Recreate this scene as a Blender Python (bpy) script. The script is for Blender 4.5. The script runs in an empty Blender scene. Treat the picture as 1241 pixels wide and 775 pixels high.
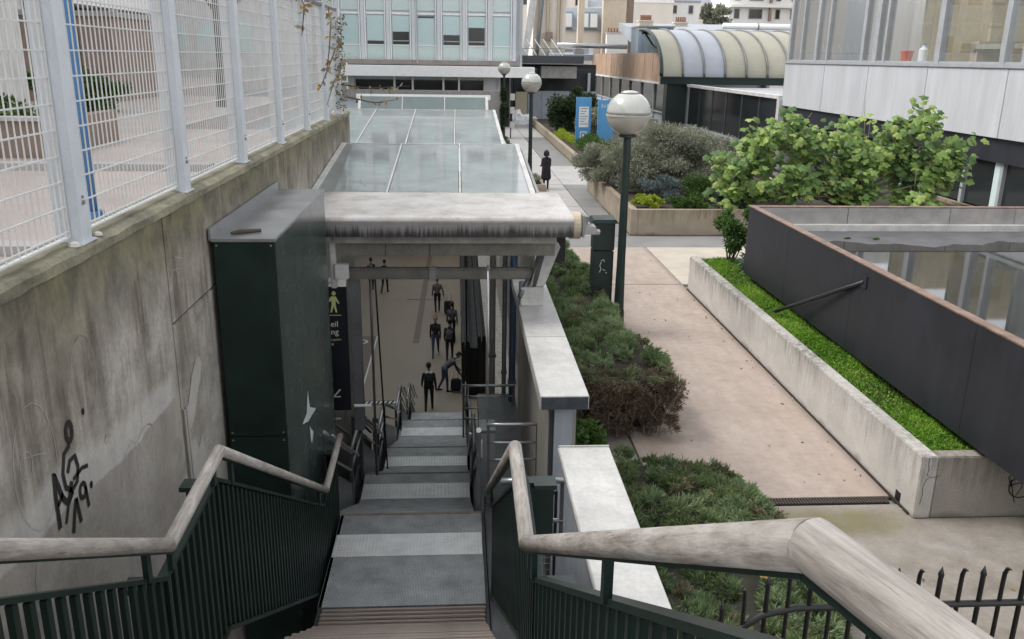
import bpy, bmesh, math, random
import numpy as np
from mathutils import Vector, Matrix, Euler, Quaternion
R_ = math.radians
random.seed(7); RNG = np.random.default_rng(7)
sc = bpy.context.scene
COL = sc.collection

# ------------------------------------------------------------------ camera
cam_d = bpy.data.cameras.new('camera'); cam = bpy.data.objects.new('camera', cam_d); COL.objects.link(cam)
cam_d.sensor_width = 36.0; cam_d.lens = 36.0 * 1050.0 / 1241.0
cam_d.clip_start = 0.05; cam_d.clip_end = 5000
p_, y_, r_ = R_(16.874), R_(3.702), R_(0.85)
fw = Vector((math.sin(y_)*math.cos(p_), math.cos(y_)*math.cos(p_), -math.sin(p_)))
r0 = Vector((math.cos(y_), -math.sin(y_), 0)); u0 = r0.cross(fw)
cr = math.cos(r_)*r0 + math.sin(r_)*u0; cu = -math.sin(r_)*r0 + math.cos(r_)*u0
m = Matrix((cr, cu, -fw)).transposed().to_4x4(); m.translation = (0, 0, 5.5)
cam.matrix_world = m
sc.camera = cam

# ------------------------------------------------------------------ world, sun, exposure
SUN_EL, SUN_AZ = R_(52), R_(-82)          # azimuth measured from +Y towards +X
world = bpy.data.worlds.new('World'); sc.world = world; world.use_nodes = True
wn = world.node_tree.nodes; wl = world.node_tree.links; wn.clear()
sky = wn.new('ShaderNodeTexSky'); sky.sky_type = 'NISHITA'; sky.sun_disc = False
sky.sun_elevation = SUN_EL; sky.sun_rotation = SUN_AZ; sky.air_density = 1.0; sky.dust_density = 1.0
hs = wn.new('ShaderNodeHueSaturation'); hs.inputs['Saturation'].default_value = 0.12
bg = wn.new('ShaderNodeBackground'); bg.inputs['Strength'].default_value = 0.15
wo = wn.new('ShaderNodeOutputWorld')
wl.new(sky.outputs[0], hs.inputs['Color']); wl.new(hs.outputs[0], bg.inputs['Color']); wl.new(bg.outputs[0], wo.inputs['Surface'])
sun_d = bpy.data.lights.new('sun', 'SUN'); sun_d.energy = 1.0; sun_d.angle = R_(25); sun_d.color = (1.0, 0.965, 0.92)
sun = bpy.data.objects.new('sun', sun_d); COL.objects.link(sun)
sd = Vector((math.sin(SUN_AZ)*math.cos(SUN_EL), math.cos(SUN_AZ)*math.cos(SUN_EL), math.sin(SUN_EL)))
sun.rotation_euler = sd.to_track_quat('Z', 'Y').to_euler()
sc.view_settings.view_transform = 'Standard'; sc.view_settings.look = 'None'
sc.view_settings.exposure = 1.36; sc.view_settings.gamma = 1.0
sc.cycles.max_bounces = 8; sc.cycles.transparent_max_bounces = 12; sc.cycles.use_denoising = True
sc.cycles.caustics_reflective = False; sc.cycles.caustics_refractive = False

# ------------------------------------------------------------------ materials
def _nt(name):
    mt = bpy.data.materials.new(name); mt.use_nodes = True
    nt = mt.node_tree; b = nt.nodes['Principled BSDF']
    return mt, nt, b
def _coord(nt, scale=(1, 1, 1)):
    tc = nt.nodes.new('ShaderNodeTexCoord'); mp = nt.nodes.new('ShaderNodeMapping')
    mp.inputs['Scale'].default_value = scale
    nt.links.new(tc.outputs['Object'], mp.inputs['Vector']); return mp.outputs[0]
def _noise(nt, vec, scale, detail=6, rough=0.6, dist=0.0):
    n = nt.nodes.new('ShaderNodeTexNoise'); n.inputs['Scale'].default_value = scale
    n.inputs['Detail'].default_value = detail; n.inputs['Roughness'].default_value = rough
    n.inputs['Distortion'].default_value = dist
    nt.links.new(vec, n.inputs['Vector']); return n.outputs['Fac']
def _ramp(nt, fac, stops):
    r = nt.nodes.new('ShaderNodeValToRGB'); e = r.color_ramp.elements
    e[0].position, e[0].color = stops[0][0], (*stops[0][1], 1); e[1].position, e[1].color = stops[-1][0], (*stops[-1][1], 1)
    for p, c in stops[1:-1]:
        q = e.new(p); q.color = (*c, 1)
    nt.links.new(fac, r.inputs[0]); return r.outputs[0]
def g3(v): return (v, v, v)
def _mix(nt, fac, a, b, mode='MIX'):
    n = nt.nodes.new('ShaderNodeMix'); n.data_type = 'RGBA'; n.blend_type = mode
    if isinstance(fac, float): n.inputs[0].default_value = fac
    else: nt.links.new(fac, n.inputs[0])
    for i, s in ((6, a), (7, b)):
        if isinstance(s, tuple): n.inputs[i].default_value = (*s, 1)
        else: nt.links.new(s, n.inputs[i])
    return n.outputs[2]
def _bump(nt, b, h, strength=0.3, dist=0.01):
    n = nt.nodes.new('ShaderNodeBump'); n.inputs['Strength'].default_value = strength; n.inputs['Distance'].default_value = dist
    nt.links.new(h, n.inputs['Height']); nt.links.new(n.outputs[0], b.inputs['Normal'])
def _sep(nt, vec):
    s = nt.nodes.new('ShaderNodeSeparateXYZ'); nt.links.new(vec, s.inputs[0]); return s.outputs
def _maprange(nt, v, a, b, c=0.0, d=1.0):
    n = nt.nodes.new('ShaderNodeMapRange'); n.inputs[1].default_value = a; n.inputs[2].default_value = b
    n.inputs[3].default_value = c; n.inputs[4].default_value = d; nt.links.new(v, n.inputs[0]); return n.outputs[0]
def _math(nt, op, a, b):
    n = nt.nodes.new('ShaderNodeMath'); n.operation = op
    for i, s in ((0, a), (1, b)):
        if isinstance(s, (int, float)): n.inputs[i].default_value = s
        else: nt.links.new(s, n.inputs[i])
    return n.outputs[0]

def mat(name, col, rough=0.6, metal=0.0, var=0.18, scale=3.0, grain=40.0, bump=0.15, spec=0.5, streak=0.0, stretch=(1, 1, 1)):
    """one colour with large patches, fine grain and (optionally) vertical streaks"""
    mt, nt, b = _nt(name); v = _coord(nt, stretch)
    n1 = _noise(nt, v, scale, 5); n2 = _noise(nt, v, grain, 3)
    dark = tuple(c*(1-var) for c in col); light = tuple(min(1, c*(1+var)) for c in col)
    c = _ramp(nt, n1, [(0.3, dark), (0.7, light)])
    g = _ramp(nt, n2, [(0.3, g3(1-var*0.6)), (0.7, g3(1.0))])
    c = _mix(nt, 1.0, c, g, 'MULTIPLY')
    if streak:
        vs = _coord(nt, (9, 9, 0.35)); n3 = _noise(nt, vs, 1.0, 4)
        s = _ramp(nt, n3, [(0.42, g3(1-streak)), (0.6, g3(1.0))])
        c = _mix(nt, 1.0, c, s, 'MULTIPLY')
    nt.links.new(c, b.inputs['Base Color'])
    b.inputs['Roughness'].default_value = rough; b.inputs['Metallic'].default_value = metal
    b.inputs['Specular IOR Level'].default_value = spec
    rr = _maprange(nt, n1, 0.2, 0.8, max(0.03, rough-0.12), min(1, rough+0.12)); nt.links.new(rr, b.inputs['Roughness'])
    if bump: _bump(nt, b, n2, bump, 0.004)
    return mt

def concrete_wall():
    mt, nt, b = _nt('wall_concrete'); v = _coord(nt)
    big = _noise(nt, v, 0.9, 6, 0.6); fine = _noise(nt, v, 30, 4); mid = _noise(nt, v, 4.0, 6, 0.65, 0.4)
    c = _ramp(nt, big, [(0.3, (0.285, 0.26, 0.225)), (0.5, (0.40, 0.372, 0.335)), (0.7, (0.52, 0.492, 0.455))])
    vs = _coord(nt, (1, 3.0, 0.40)); st = _noise(nt, vs, 1.5, 7, 0.68, 0.5)
    sm = _ramp(nt, st, [(0.38, (0.34, 0.31, 0.26)), (0.49, (0.82, 0.79, 0.72)), (0.57, g3(1.0)), (0.66, (1.38, 1.37, 1.34))])
    z = _sep(nt, v)[2]
    up = _maprange(nt, z, 2.6, 4.2, 0.12, 0.95)
    sm = _mix(nt, up, g3(1.0), sm); c = _mix(nt, 1.0, c, sm, 'MULTIPLY')
    md = _ramp(nt, mid, [(0.35, g3(0.72)), (0.6, g3(1.06))]); c = _mix(nt, 1.0, c, md, 'MULTIPLY')
    gr = _ramp(nt, fine, [(0.3, g3(0.82)), (0.7, g3(1.05))]); c = _mix(nt, 1.0, c, gr, 'MULTIPLY')
    # moss and black run-off under the coping (a stain, follows the drip line)
    edge = _math(nt, 'ADD', _maprange(nt, z, 3.75, 4.52, 0, 1), _math(nt, 'MULTIPLY', _math(nt, 'SUBTRACT', st, 0.5), 2.6))
    em = _maprange(nt, edge, 0.2, 0.9, 0, 0.86)
    c = _mix(nt, em, c, _ramp(nt, mid, [(0.35, (0.06, 0.055, 0.038)), (0.55, (0.125, 0.115, 0.06)), (0.75, (0.19, 0.20, 0.075))]))
    # pale repaired strip running obliquely and a darker painted field under it
    y = _sep(nt, v)[1]
    d = _math(nt, 'ADD', _math(nt, 'SUBTRACT', z, 3.30), _math(nt, 'MULTIPLY', _math(nt, 'SUBTRACT', big, 0.5), 0.35))
    d = _math(nt, 'ADD', d, _math(nt, 'MULTIPLY', _math(nt, 'SUBTRACT', y, 3.4), 0.06))
    inb = _math(nt, 'MULTIPLY', _maprange(nt, d, -0.02, 0.0, 0, 1), _maprange(nt, d, 0.16, 0.24, 1, 0))
    low = _maprange(nt, d, -0.02, 0.0, 1, 0); ylim = _maprange(nt, y, 5.75, 5.9, 1, 0)
    c = _mix(nt, _math(nt, 'MULTIPLY', _math(nt, 'MULTIPLY', inb, 0.42), ylim), c, (0.60, 0.58, 0.56))
    c = _mix(nt, _math(nt, 'MULTIPLY', _math(nt, 'MULTIPLY', low, 0.48), ylim), c, (0.29, 0.27, 0.245))
    nt.links.new(c, b.inputs['Base Color']); b.inputs['Roughness'].default_value = 0.9; b.inputs['Specular IOR Level'].default_value = 0.25
    _bump(nt, b, _math(nt, 'ADD', fine, mid), 0.35, 0.008); return mt

def planter_concrete(name, light, dark, zt):
    mt, nt, b = _nt(name); v = _coord(nt)
    big = _noise(nt, v, 1.6, 6); fine = _noise(nt, v, 35, 4)
    c = _ramp(nt, big, [(0.3, tuple(0.78*k for k in light)), (0.65, light)])
    vs = _coord(nt, (4.2, 4.2, 0.5)); st = _noise(nt, vs, 2.2, 7, 0.72)
    z = _sep(nt, v)[2]
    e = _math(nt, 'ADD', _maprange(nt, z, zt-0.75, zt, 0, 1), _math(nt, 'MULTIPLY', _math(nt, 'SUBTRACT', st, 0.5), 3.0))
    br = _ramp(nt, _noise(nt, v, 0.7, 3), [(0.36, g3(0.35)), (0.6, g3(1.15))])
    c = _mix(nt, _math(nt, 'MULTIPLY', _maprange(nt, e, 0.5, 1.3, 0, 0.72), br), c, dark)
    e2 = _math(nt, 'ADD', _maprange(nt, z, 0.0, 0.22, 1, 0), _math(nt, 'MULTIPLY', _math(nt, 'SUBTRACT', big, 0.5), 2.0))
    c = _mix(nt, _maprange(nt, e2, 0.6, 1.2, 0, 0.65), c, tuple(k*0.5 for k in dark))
    g = _ramp(nt, fine, [(0.3, g3(0.85)), (0.7, g3(1.04))]); c = _mix(nt, 1.0, c, g, 'MULTIPLY')
    nt.links.new(c, b.inputs['Base Color']); b.inputs['Roughness'].default_value = 0.92; b.inputs['Specular IOR Level'].default_value = 0.2
    _bump(nt, b, fine, 0.3, 0.006); return mt

def wood_rail():
    mt, nt, b = _nt('weathered_wood'); v = _coord(nt, (3.2, 30, 30)); v2 = _coord(nt, (0.7, 2.0, 2.0))
    n = _noise(nt, v, 1.6, 6, 0.7, 0.6); n2 = _noise(nt, v2, 7, 5, 0.7); v3 = _coord(nt, (5, 60, 60)); n3 = _noise(nt, v3, 1.5, 4)
    c = _ramp(nt, n, [(0.3, (0.20, 0.18, 0.162)), (0.46, (0.335, 0.31, 0.287)), (0.7, (0.45, 0.428, 0.405))])
    p = _ramp(nt, n2, [(0.34, (0.74, 0.70, 0.67)), (0.52, (0.97, 0.96, 0.94)), (0.7, (1.15, 1.14, 1.13))])
    c = _mix(nt, 1.0, c, p, 'MULTIPLY')
    k = _ramp(nt, n3, [(0.30, g3(0.4)), (0.37, g3(1.0))]); c = _mix(nt, 1.0, c, k, 'MULTIPLY')
    nt.links.new(c, b.inputs['Base Color']); b.inputs['Roughness'].default_value = 0.85; b.inputs['Specular IOR Level'].default_value = 0.25
    _bump(nt, b, _math(nt, 'ADD', n, n3), 0.5, 0.004); return mt

def canopy_metal():
    mt, nt, b = _nt('canopy_metal'); v = _coord(nt)
    big = _noise(nt, v, 2.2, 6, 0.65); fine = _noise(nt, v, 25, 4)
    c = _ramp(nt, big, [(0.3, (0.34, 0.31, 0.28)), (0.5, (0.52, 0.49, 0.46)), (0.7, (0.62, 0.60, 0.58))])
    # black algae fringe hanging along the fascia's lower edge, broken into drips
    vd = _coord(nt, (34, 0.3, 0.6)); dr = _math(nt, 'ADD', _math(nt, 'MULTIPLY', _noise(nt, vd, 1.0, 6, 0.8), 0.75), _math(nt, 'MULTIPLY', _noise(nt, _coord(nt, (5, 0.3, 0.6)), 1.0, 4, 0.7), 0.25))
    z = _sep(nt, v)[2]; y = _sep(nt, v)[1]
    e = _math(nt, 'ADD', _maprange(nt, z, -0.05, -0.20, 0, 1), _math(nt, 'MULTIPLY', _math(nt, 'SUBTRACT', dr, 0.5), 3.2))
    em = _math(nt, 'MULTIPLY', _maprange(nt, e, 0.35, 0.95, 0, 0.95), _maprange(nt, z, -0.04, -0.09, 0, 1))
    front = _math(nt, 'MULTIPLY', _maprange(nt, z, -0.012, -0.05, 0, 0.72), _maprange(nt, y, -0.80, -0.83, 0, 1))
    c = _mix(nt, front, c, (0.15, 0.14, 0.14))  # whole front face greyed: its shade is put into the colour
    c = _mix(nt, em, c, (0.020, 0.019, 0.022))
    g = _ramp(nt, fine, [(0.3, g3(0.88)), (0.7, g3(1.04))]); c = _mix(nt, 1.0, c, g, 'MULTIPLY')
    nt.links.new(c, b.inputs['Base Color']); b.inputs['Roughness'].default_value = 0.42; b.inputs['Metallic'].default_value = 0.25
    return mt

def glass(name, tint, refl=1.0, clear=0.5, haze=0.3, rough=0.03):
    """thin pane: clear + hazy body under a Fresnel reflection"""
    mt, nt, b = _nt(name); nt.nodes.remove(b)
    out = nt.nodes['Material Output']
    tr = nt.nodes.new('ShaderNodeBsdfTransparent'); tr.inputs[0].default_value = (*[min(1, t*1.6) for t in tint], 1)
    df = nt.nodes.new('ShaderNodeBsdfDiffuse')
    v = _coord(nt); n = _noise(nt, v, 1.4, 6, 0.65)
    c = _ramp(nt, n, [(0.3, tuple(t*0.75 for t in tint)), (0.7, tint)]); nt.links.new(c, df.inputs[0])
    gl = nt.nodes.new('ShaderNodeBsdfGlossy'); gl.inputs['Roughness'].default_value = rough
    tl = nt.nodes.new('ShaderNodeBsdfTranslucent'); nt.links.new(c, tl.inputs[0])
    mb_ = nt.nodes.new('ShaderNodeMixShader'); mb_.inputs[0].default_value = haze
    nt.links.new(df.outputs[0], mb_.inputs[1]); nt.links.new(tl.outputs[0], mb_.inputs[2])
    m1 = nt.nodes.new('ShaderNodeMixShader'); m1.inputs[0].default_value = 1-clear
    nt.links.new(tr.outputs[0], m1.inputs[1]); nt.links.new(mb_.outputs[0], m1.inputs[2])
    fr = nt.nodes.new('ShaderNodeFresnel'); ge = nt.nodes.new('ShaderNodeNewGeometry')   # same pane seen from either side
    nt.links.new(_maprange(nt, ge.outputs['Backfacing'], 0, 1, 1.5, 1/1.5), fr.inputs[0])
    f2 = _math(nt, 'MULTIPLY', fr.outputs[0], refl)
    m2 = nt.nodes.new('ShaderNodeMixShader'); nt.links.new(f2, m2.inputs[0])
    nt.links.new(m1.outputs[0], m2.inputs[1]); nt.links.new(gl.outputs[0], m2.inputs[2]); nt.links.new(m2.outputs[0], out.inputs[0])
    return mt

def leafmat(name, cols, scale=1.2, trans=0.3, rough=0.6, spec=0.3):
    mt, nt, b = _nt(name); v = _coord(nt)
    n = _noise(nt, v, scale, 4, 0.6); n2 = _noise(nt, v, scale*14, 2, 0.6)
    f = _math(nt, 'ADD', _math(nt, 'MULTIPLY', n, 0.55), _math(nt, 'MULTIPLY', n2, 0.45))
    k = len(cols); c = _ramp(nt, f, [(0.32+0.36*i/(k-1), cols[i]) for i in range(k)])
    nt.links.new(c, b.inputs['Base Color']); b.inputs['Roughness'].default_value = rough; b.inputs['Specular IOR Level'].default_value = spec
    tl = nt.nodes.new('ShaderNodeBsdfTranslucent'); nt.links.new(c, tl.inputs[0])
    mx = nt.nodes.new('ShaderNodeMixShader'); mx.inputs[0].default_value = trans
    nt.links.new(b.outputs[0], mx.inputs[1]); nt.links.new(tl.outputs[0], mx.inputs[2])
    nt.links.new(mx.outputs[0], nt.nodes['Material Output'].inputs[0]); return mt

def checker_plate(name, col, sx=0.03):
    """painted steel walkway plate with raised lozenges"""
    mt, nt, b = _nt(name); v = _coord(nt)
    n1 = _noise(nt, v, 4, 5); n2 = _noise(nt, v, 40, 3)
    s = _sep(nt, v)
    a = _math(nt, 'SINE', _math(nt, 'MULTIPLY', _math(nt, 'ADD', s[0], s[1]), 6.283/sx), 0)
    c_ = _math(nt, 'SINE', _math(nt, 'MULTIPLY', _math(nt, 'SUBTRACT', s[0], s[1]), 6.283/sx), 0)
    h = _math(nt, 'MULTIPLY', a, c_)
    c = _ramp(nt, n1, [(0.3, tuple(0.72*k for k in col)), (0.7, tuple(1.2*k for k in col))])
    w = _ramp(nt, _maprange(nt, h, -0.2, 0.9), [(0.2, g3(0.78)), (0.8, g3(1.18))]); c = _mix(nt, 1.0, c, w, 'MULTIPLY')
    g = _ramp(nt, n2, [(0.3, g3(0.8)), (0.7, g3(1.05))]); c = _mix(nt, 1.0, c, g, 'MULTIPLY')
    nt.links.new(c, b.inputs['Base Color']); b.inputs['Roughness'].default_value = 0.42; b.inputs['Metallic'].default_value = 0.45
    _bump(nt, b, h, 0.5, 0.004); return mt

M = {}
M['wall'] = concrete_wall()
M['rail'] = wood_rail()
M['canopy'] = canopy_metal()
M['green'] = mat('dark_green_paint', (0.009, 0.022, 0.018), 0.45, 0, 0.25, 3, 60, 0.05, spec=0.3)
M['green_post'] = mat('dark_green_post', (0.010, 0.024, 0.020), 0.42, 0, 0.25, 3, 60, 0.05)
M['green_gloss'] = mat('dark_green_gloss_sheet', (0.052, 0.083, 0.074), 0.26, 0.25, 0.35, 1.6, 30, 0.03, streak=0.25)
M['galv'] = mat('galvanised_steel', (0.26, 0.265, 0.27), 0.45, 0.5, 0.14, 3, 40, 0.05)
M['fence'] = mat('fence_pale_grey_paint', (0.56, 0.59, 0.63), 0.5, 0, 0.10, 4, 60, 0.06)
M['fence_mesh'] = mat('fence_white_grating', (0.60, 0.61, 0.605), 0.5, 0, 0.08, 4, 60, 0.0)
M['coping'] = mat('coping_pale_metal', (0.55, 0.54, 0.515), 0.5, 0.1, 0.24, 2.2, 35, 0.1)
M['coping_end'] = mat('coping_end_dark_grey', (0.055, 0.065, 0.075), 0.5, 0.1, 0.3, 9, 60, 0.05)
M['wallpanel'] = mat('pale_blue_grey_panel', (0.36, 0.385, 0.43), 0.55, 0, 0.1, 3, 50, 0.05, streak=0.12)
M['beam'] = mat('stained_beam', (0.19, 0.175, 0.15), 0.7, 0, 0.35, 2.5, 30, 0.1)
M['beam_pale'] = mat('stained_pale_strip', (0.36, 0.34, 0.30), 0.7, 0, 0.3, 4, 30, 0.1)
M['stone_side'] = mat('beige_stone_side', (0.30, 0.28, 0.25), 0.7, 0, 0.12, 3, 40, 0.08)
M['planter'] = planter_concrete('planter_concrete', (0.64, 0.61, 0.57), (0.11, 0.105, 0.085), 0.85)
M['planter_front'] = planter_concrete('planter_front_concrete', (0.40, 0.37, 0.325), (0.13, 0.115, 0.09), 0.85)  # darker copy for the front walls: their shade and dirt in the colour
M['planterB'] = planter_concrete('planter_stone', (0.42, 0.36, 0.28), (0.13, 0.095, 0.05), 0.85)
def path_mat():
    mt, nt, b = _nt('pink_beige_paving'); v = _coord(nt)
    n1 = _noise(nt, v, 0.9, 7, 0.65, 0.3); n2 = _noise(nt, v, 140, 2); n3 = _noise(nt, v, 6, 6, 0.75); n4 = _noise(nt, _coord(nt, (2.2, 0.5, 1)), 2.0, 5)
    c = _ramp(nt, n1, [(0.3, (0.385, 0.31, 0.26)), (0.5, (0.44, 0.36, 0.305)), (0.7, (0.475, 0.395, 0.345))])
    for n, lo, a, b_ in ((n2, 0.78, 0.25, 0.7), (n3, 0.84, 0.28, 0.55), (n4, 0.90, 0.3, 0.6)): c = _mix(nt, 1.0, c, _ramp(nt, n, [(a, g3(lo)), (b_, g3(1.03))]), 'MULTIPLY')
    sp = nt.nodes.new('ShaderNodeTexVoronoi'); sp.inputs['Scale'].default_value = 2.2; nt.links.new(v, sp.inputs['Vector'])
    c = _mix(nt, _maprange(nt, sp.outputs['Distance'], 0.018, 0.03, 0.6, 0), c, (0.13, 0.105, 0.09))
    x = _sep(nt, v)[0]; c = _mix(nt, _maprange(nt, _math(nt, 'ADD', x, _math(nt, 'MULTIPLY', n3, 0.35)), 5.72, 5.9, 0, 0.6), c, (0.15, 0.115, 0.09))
    nt.links.new(c, b.inputs['Base Color']); b.inputs['Roughness'].default_value = 0.85; _bump(nt, b, n2, 0.35, 0.004); return mt
M['path'] = path_mat()
M['cream'] = mat('cream_paving', (0.50, 0.445, 0.375), 0.85, 0, 0.12, 1.5, 50, 0.1)
M['pave'] = mat('pale_grey_paving', (0.43, 0.415, 0.40), 0.85, 0, 0.12, 1.0, 40, 0.1)
M['pave_dark'] = mat('mid_grey_paving', (0.24, 0.235, 0.23), 0.85, 0, 0.12, 1.0, 40, 0.1)
def apron():
    mt, nt, b = _nt('stained_concrete'); v = _coord(nt)
    n1 = _noise(nt, v, 1.1, 7, 0.65, 0.3); n2 = _noise(nt, v, 45, 3); n3 = _noise(nt, v, 3.5, 6, 0.7)
    c = _ramp(nt, n1, [(0.3, (0.20, 0.17, 0.14)), (0.5, (0.31, 0.275, 0.235)), (0.7, (0.37, 0.345, 0.31))])
    c = _mix(nt, 1.0, c, _ramp(nt, n3, [(0.3, g3(0.78)), (0.65, g3(1.06))]), 'MULTIPLY'); c = _mix(nt, 1.0, c, _ramp(nt, n2, [(0.3, g3(0.85)), (0.7, g3(1.04))]), 'MULTIPLY')
    s_ = _sep(nt, v); dx = _math(nt, 'MULTIPLY', _math(nt, 'SUBTRACT', s_[0], 4.5), 0.75); dy = _math(nt, 'MULTIPLY', _math(nt, 'SUBTRACT', s_[1], 9.35), 2.4)
    r2 = _math(nt, 'ADD', _math(nt, 'MULTIPLY', dx, dx), _math(nt, 'MULTIPLY', dy, dy))
    f = _math(nt, 'ADD', _maprange(nt, r2, 0.1, 1.6, 1, 0), _math(nt, 'MULTIPLY', _math(nt, 'SUBTRACT', n3, 0.5), 1.8))
    c = _mix(nt, _maprange(nt, f, 0.35, 1.0, 0, 0.8), c, (0.17, 0.15, 0.065))
    nt.links.new(c, b.inputs['Base Color']); b.inputs['Roughness'].default_value = 0.9; _bump(nt, b, n2, 0.25, 0.005); return mt
M['apron'] = apron()

M['ground'] = mat('far_ground', (0.20, 0.20, 0.19), 0.9, 0, 0.2, 0.3, 20, 0.1)
M['soil'] = mat('soil', (0.05, 0.038, 0.028), 0.95, 0, 0.35, 6, 40, 0.5)
M['black_panel'] = mat('charcoal_panel', (0.021, 0.022, 0.030), 0.5, 0, 0.22, 1.2, 60, 0.03, streak=0.12)
M['rust'] = mat('copper_brown_rim', (0.245, 0.165, 0.125), 0.6, 0.2, 0.4, 5, 40, 0.1)
M['grate'] = mat('rusty_dark_grate', (0.075, 0.058, 0.048), 0.7, 0.2, 0.4, 8, 40, 0.1)
M['rim_in'] = mat('rim_inner_grey', (0.33, 0.315, 0.30), 0.7, 0, 0.2, 3, 40, 0.05)
M['membrane'] = mat('roof_membrane', (0.095, 0.095, 0.10), 0.6, 0, 0.3, 2, 50, 0.1)
M['steel_dark'] = mat('dark_steel', (0.07, 0.075, 0.08), 0.4, 0.4, 0.25, 4, 40, 0.05)
M['steel'] = mat('brushed_steel', (0.42, 0.43, 0.44), 0.33, 0.75, 0.15, 6, 60, 0.03)
M['steel_mid'] = mat('grey_steel_panel', (0.17, 0.175, 0.18), 0.42, 0.4, 0.25, 3, 40, 0.05)
M['iron'] = mat('black_iron', (0.016, 0.015, 0.015), 0.5, 0.1, 0.4, 15, 80, 0.2)
M['slat'] = mat('wood_slat', (0.32, 0.265, 0.225), 0.8, 0, 0.35, 2, 30, 0.3, stretch=(1.2, 14, 14))
M['plate'] = checker_plate('checker_plate', (0.47, 0.485, 0.495))
M['tactile'] = mat('tactile_strip_pale', (0.78, 0.785, 0.775), 0.42, 0.35, 0.14, 5, 50, 0.1)
M['nosing'] = mat('worn_nosing', (0.24, 0.205, 0.15), 0.7, 0, 0.3, 8, 50, 0.1)
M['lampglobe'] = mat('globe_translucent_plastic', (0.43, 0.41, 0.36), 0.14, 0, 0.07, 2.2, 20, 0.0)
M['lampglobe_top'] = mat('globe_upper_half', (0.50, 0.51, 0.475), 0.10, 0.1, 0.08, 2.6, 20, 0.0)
M['black'] = mat('black_matt', (0.008, 0.008, 0.009), 0.6, 0, 0.2)
M['signblack'] = mat('sign_black', (0.006, 0.007, 0.012), 0.45, 0, 0.1, bump=0)
M['white'] = mat('white_paint', (0.86, 0.86, 0.85), 0.5, 0, 0.06)
M['white_dirty'] = mat('white_weathered', (0.60, 0.59, 0.57), 0.6, 0, 0.14, 2, 30, 0.05, streak=0.12)
M['letter'] = mat('letter_pale', (0.62, 0.63, 0.60), 0.5, 0, 0.03, bump=0)
M['letter_y'] = mat('letter_yellow_green', (0.50, 0.52, 0.22), 0.5, 0, 0.03, bump=0)
M['floor'] = mat('concourse_floor', (0.26, 0.225, 0.175), 0.55, 0, 0.09, 0.6, 20, 0.02)
M['floor_line'] = mat('floor_dark_strip', (0.16, 0.13, 0.10), 0.6, 0, 0.15)
M['orange_wall'] = mat('orange_shop_wall', (0.55, 0.33, 0.17), 0.7, 0, 0.1)
M['granite'] = mat('speckled_granite', (0.36, 0.345, 0.31), 0.6, 0, 0.5, 9, 30, 0.05)
M['blue_pipe'] = mat('blue_pipe', (0.035, 0.065, 0.13), 0.4, 0, 0.25, 4, 40, 0.05)
M['blue_pole'] = mat('blue_pole', (0.10, 0.26, 0.52), 0.45, 0, 0.15, 4, 40, 0.05)
M['sign_blue'] = mat('sign_blue', (0.095, 0.33, 0.62), 0.4, 0, 0.06, 2, 30, 0)
M['beige_panel'] = mat('beige_panel', (0.52, 0.44, 0.32), 0.6, 0, 0.1)
M['bld_white'] = mat('office_white_metal', (0.60, 0.63, 0.66), 0.5, 0.1, 0.07, 0.6, 10, 0.0)
M['bld_teal'] = mat('office_teal_glass', (0.50, 0.645, 0.64), 0.12, 0, 0.09, 0.25, 6, 0.0)
M['bld_teal2'] = mat('office_teal_spandrel', (0.58, 0.69, 0.665), 0.25, 0, 0.08, 0.25, 6, 0.0)
M['bld_dark'] = mat('office_dark_glass', (0.022, 0.026, 0.028), 0.08, 0, 0.3, 0.4, 6, 0.0)
M['bld_brown'] = mat('office_base_strip', (0.25, 0.215, 0.20), 0.7, 0, 0.2, 1, 10, 0.0)
M['facade'] = mat('pale_concrete_facade', (0.50, 0.51, 0.53), 0.75, 0, 0.10, 0.8, 25, 0.03, streak=0.07, stretch=(1, 1, 0.3))
M['frame_grey'] = mat('window_frame_grey', (0.40, 0.415, 0.43), 0.45, 0.2, 0.1, 2, 30, 0.0)
M['room'] = mat('room_beige', (0.62, 0.53, 0.36), 0.8, 0, 0.2, 0.4, 8, 0.0)
M['room_grey'] = mat('room_grey', (0.45, 0.465, 0.47), 0.8, 0, 0.2, 0.4, 8, 0.0)
M['vault_cream'] = mat('vault_cream', (0.34, 0.325, 0.255), 0.5, 0, 0.1, 0.7, 10, 0.0)
M['vault_blue'] = mat('vault_blue_grey', (0.34, 0.365, 0.40), 0.4, 0, 0.12, 0.5, 10, 0.0)
M['board'] = mat('wood_board_weathered', (0.34, 0.225, 0.155), 0.8, 0, 0.25, 0.9, 12, 0.0)
M['zinc'] = mat('zinc_roof', (0.33, 0.355, 0.39), 0.5, 0.2, 0.16, 0.35, 6, 0.0)
M['slate_blue'] = mat('blue_grey_cladding', (0.29, 0.36, 0.42), 0.6, 0, 0.1, 0.4, 8, 0.0)
M['paris_beige'] = mat('paris_stone', (0.60, 0.505, 0.39), 0.85, 0, 0.13, 0.4, 8, 0.0, streak=0.1)
M['paris_cream'] = mat('paris_render', (0.70, 0.635, 0.56), 0.85, 0, 0.08, 0.3, 8, 0.0)
M['paris_white'] = mat('modern_white', (0.80, 0.79, 0.77), 0.8, 0, 0.05, 0.3, 8, 0.0)
M['terracotta'] = mat('terracotta', (0.30, 0.14, 0.08), 0.8, 0, 0.3)
M['brick_brown'] = mat('brown_brick', (0.27, 0.20, 0.16), 0.85, 0, 0.2, 3, 20, 0.2)
M['street'] = mat('pink_street', (0.44, 0.375, 0.345), 0.9, 0, 0.14, 0.8, 30, 0.1)
M['pitted'] = mat('wall_top_moss', (0.25, 0.235, 0.165), 0.95, 0, 0.5, 2.6, 45, 0.6)
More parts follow.
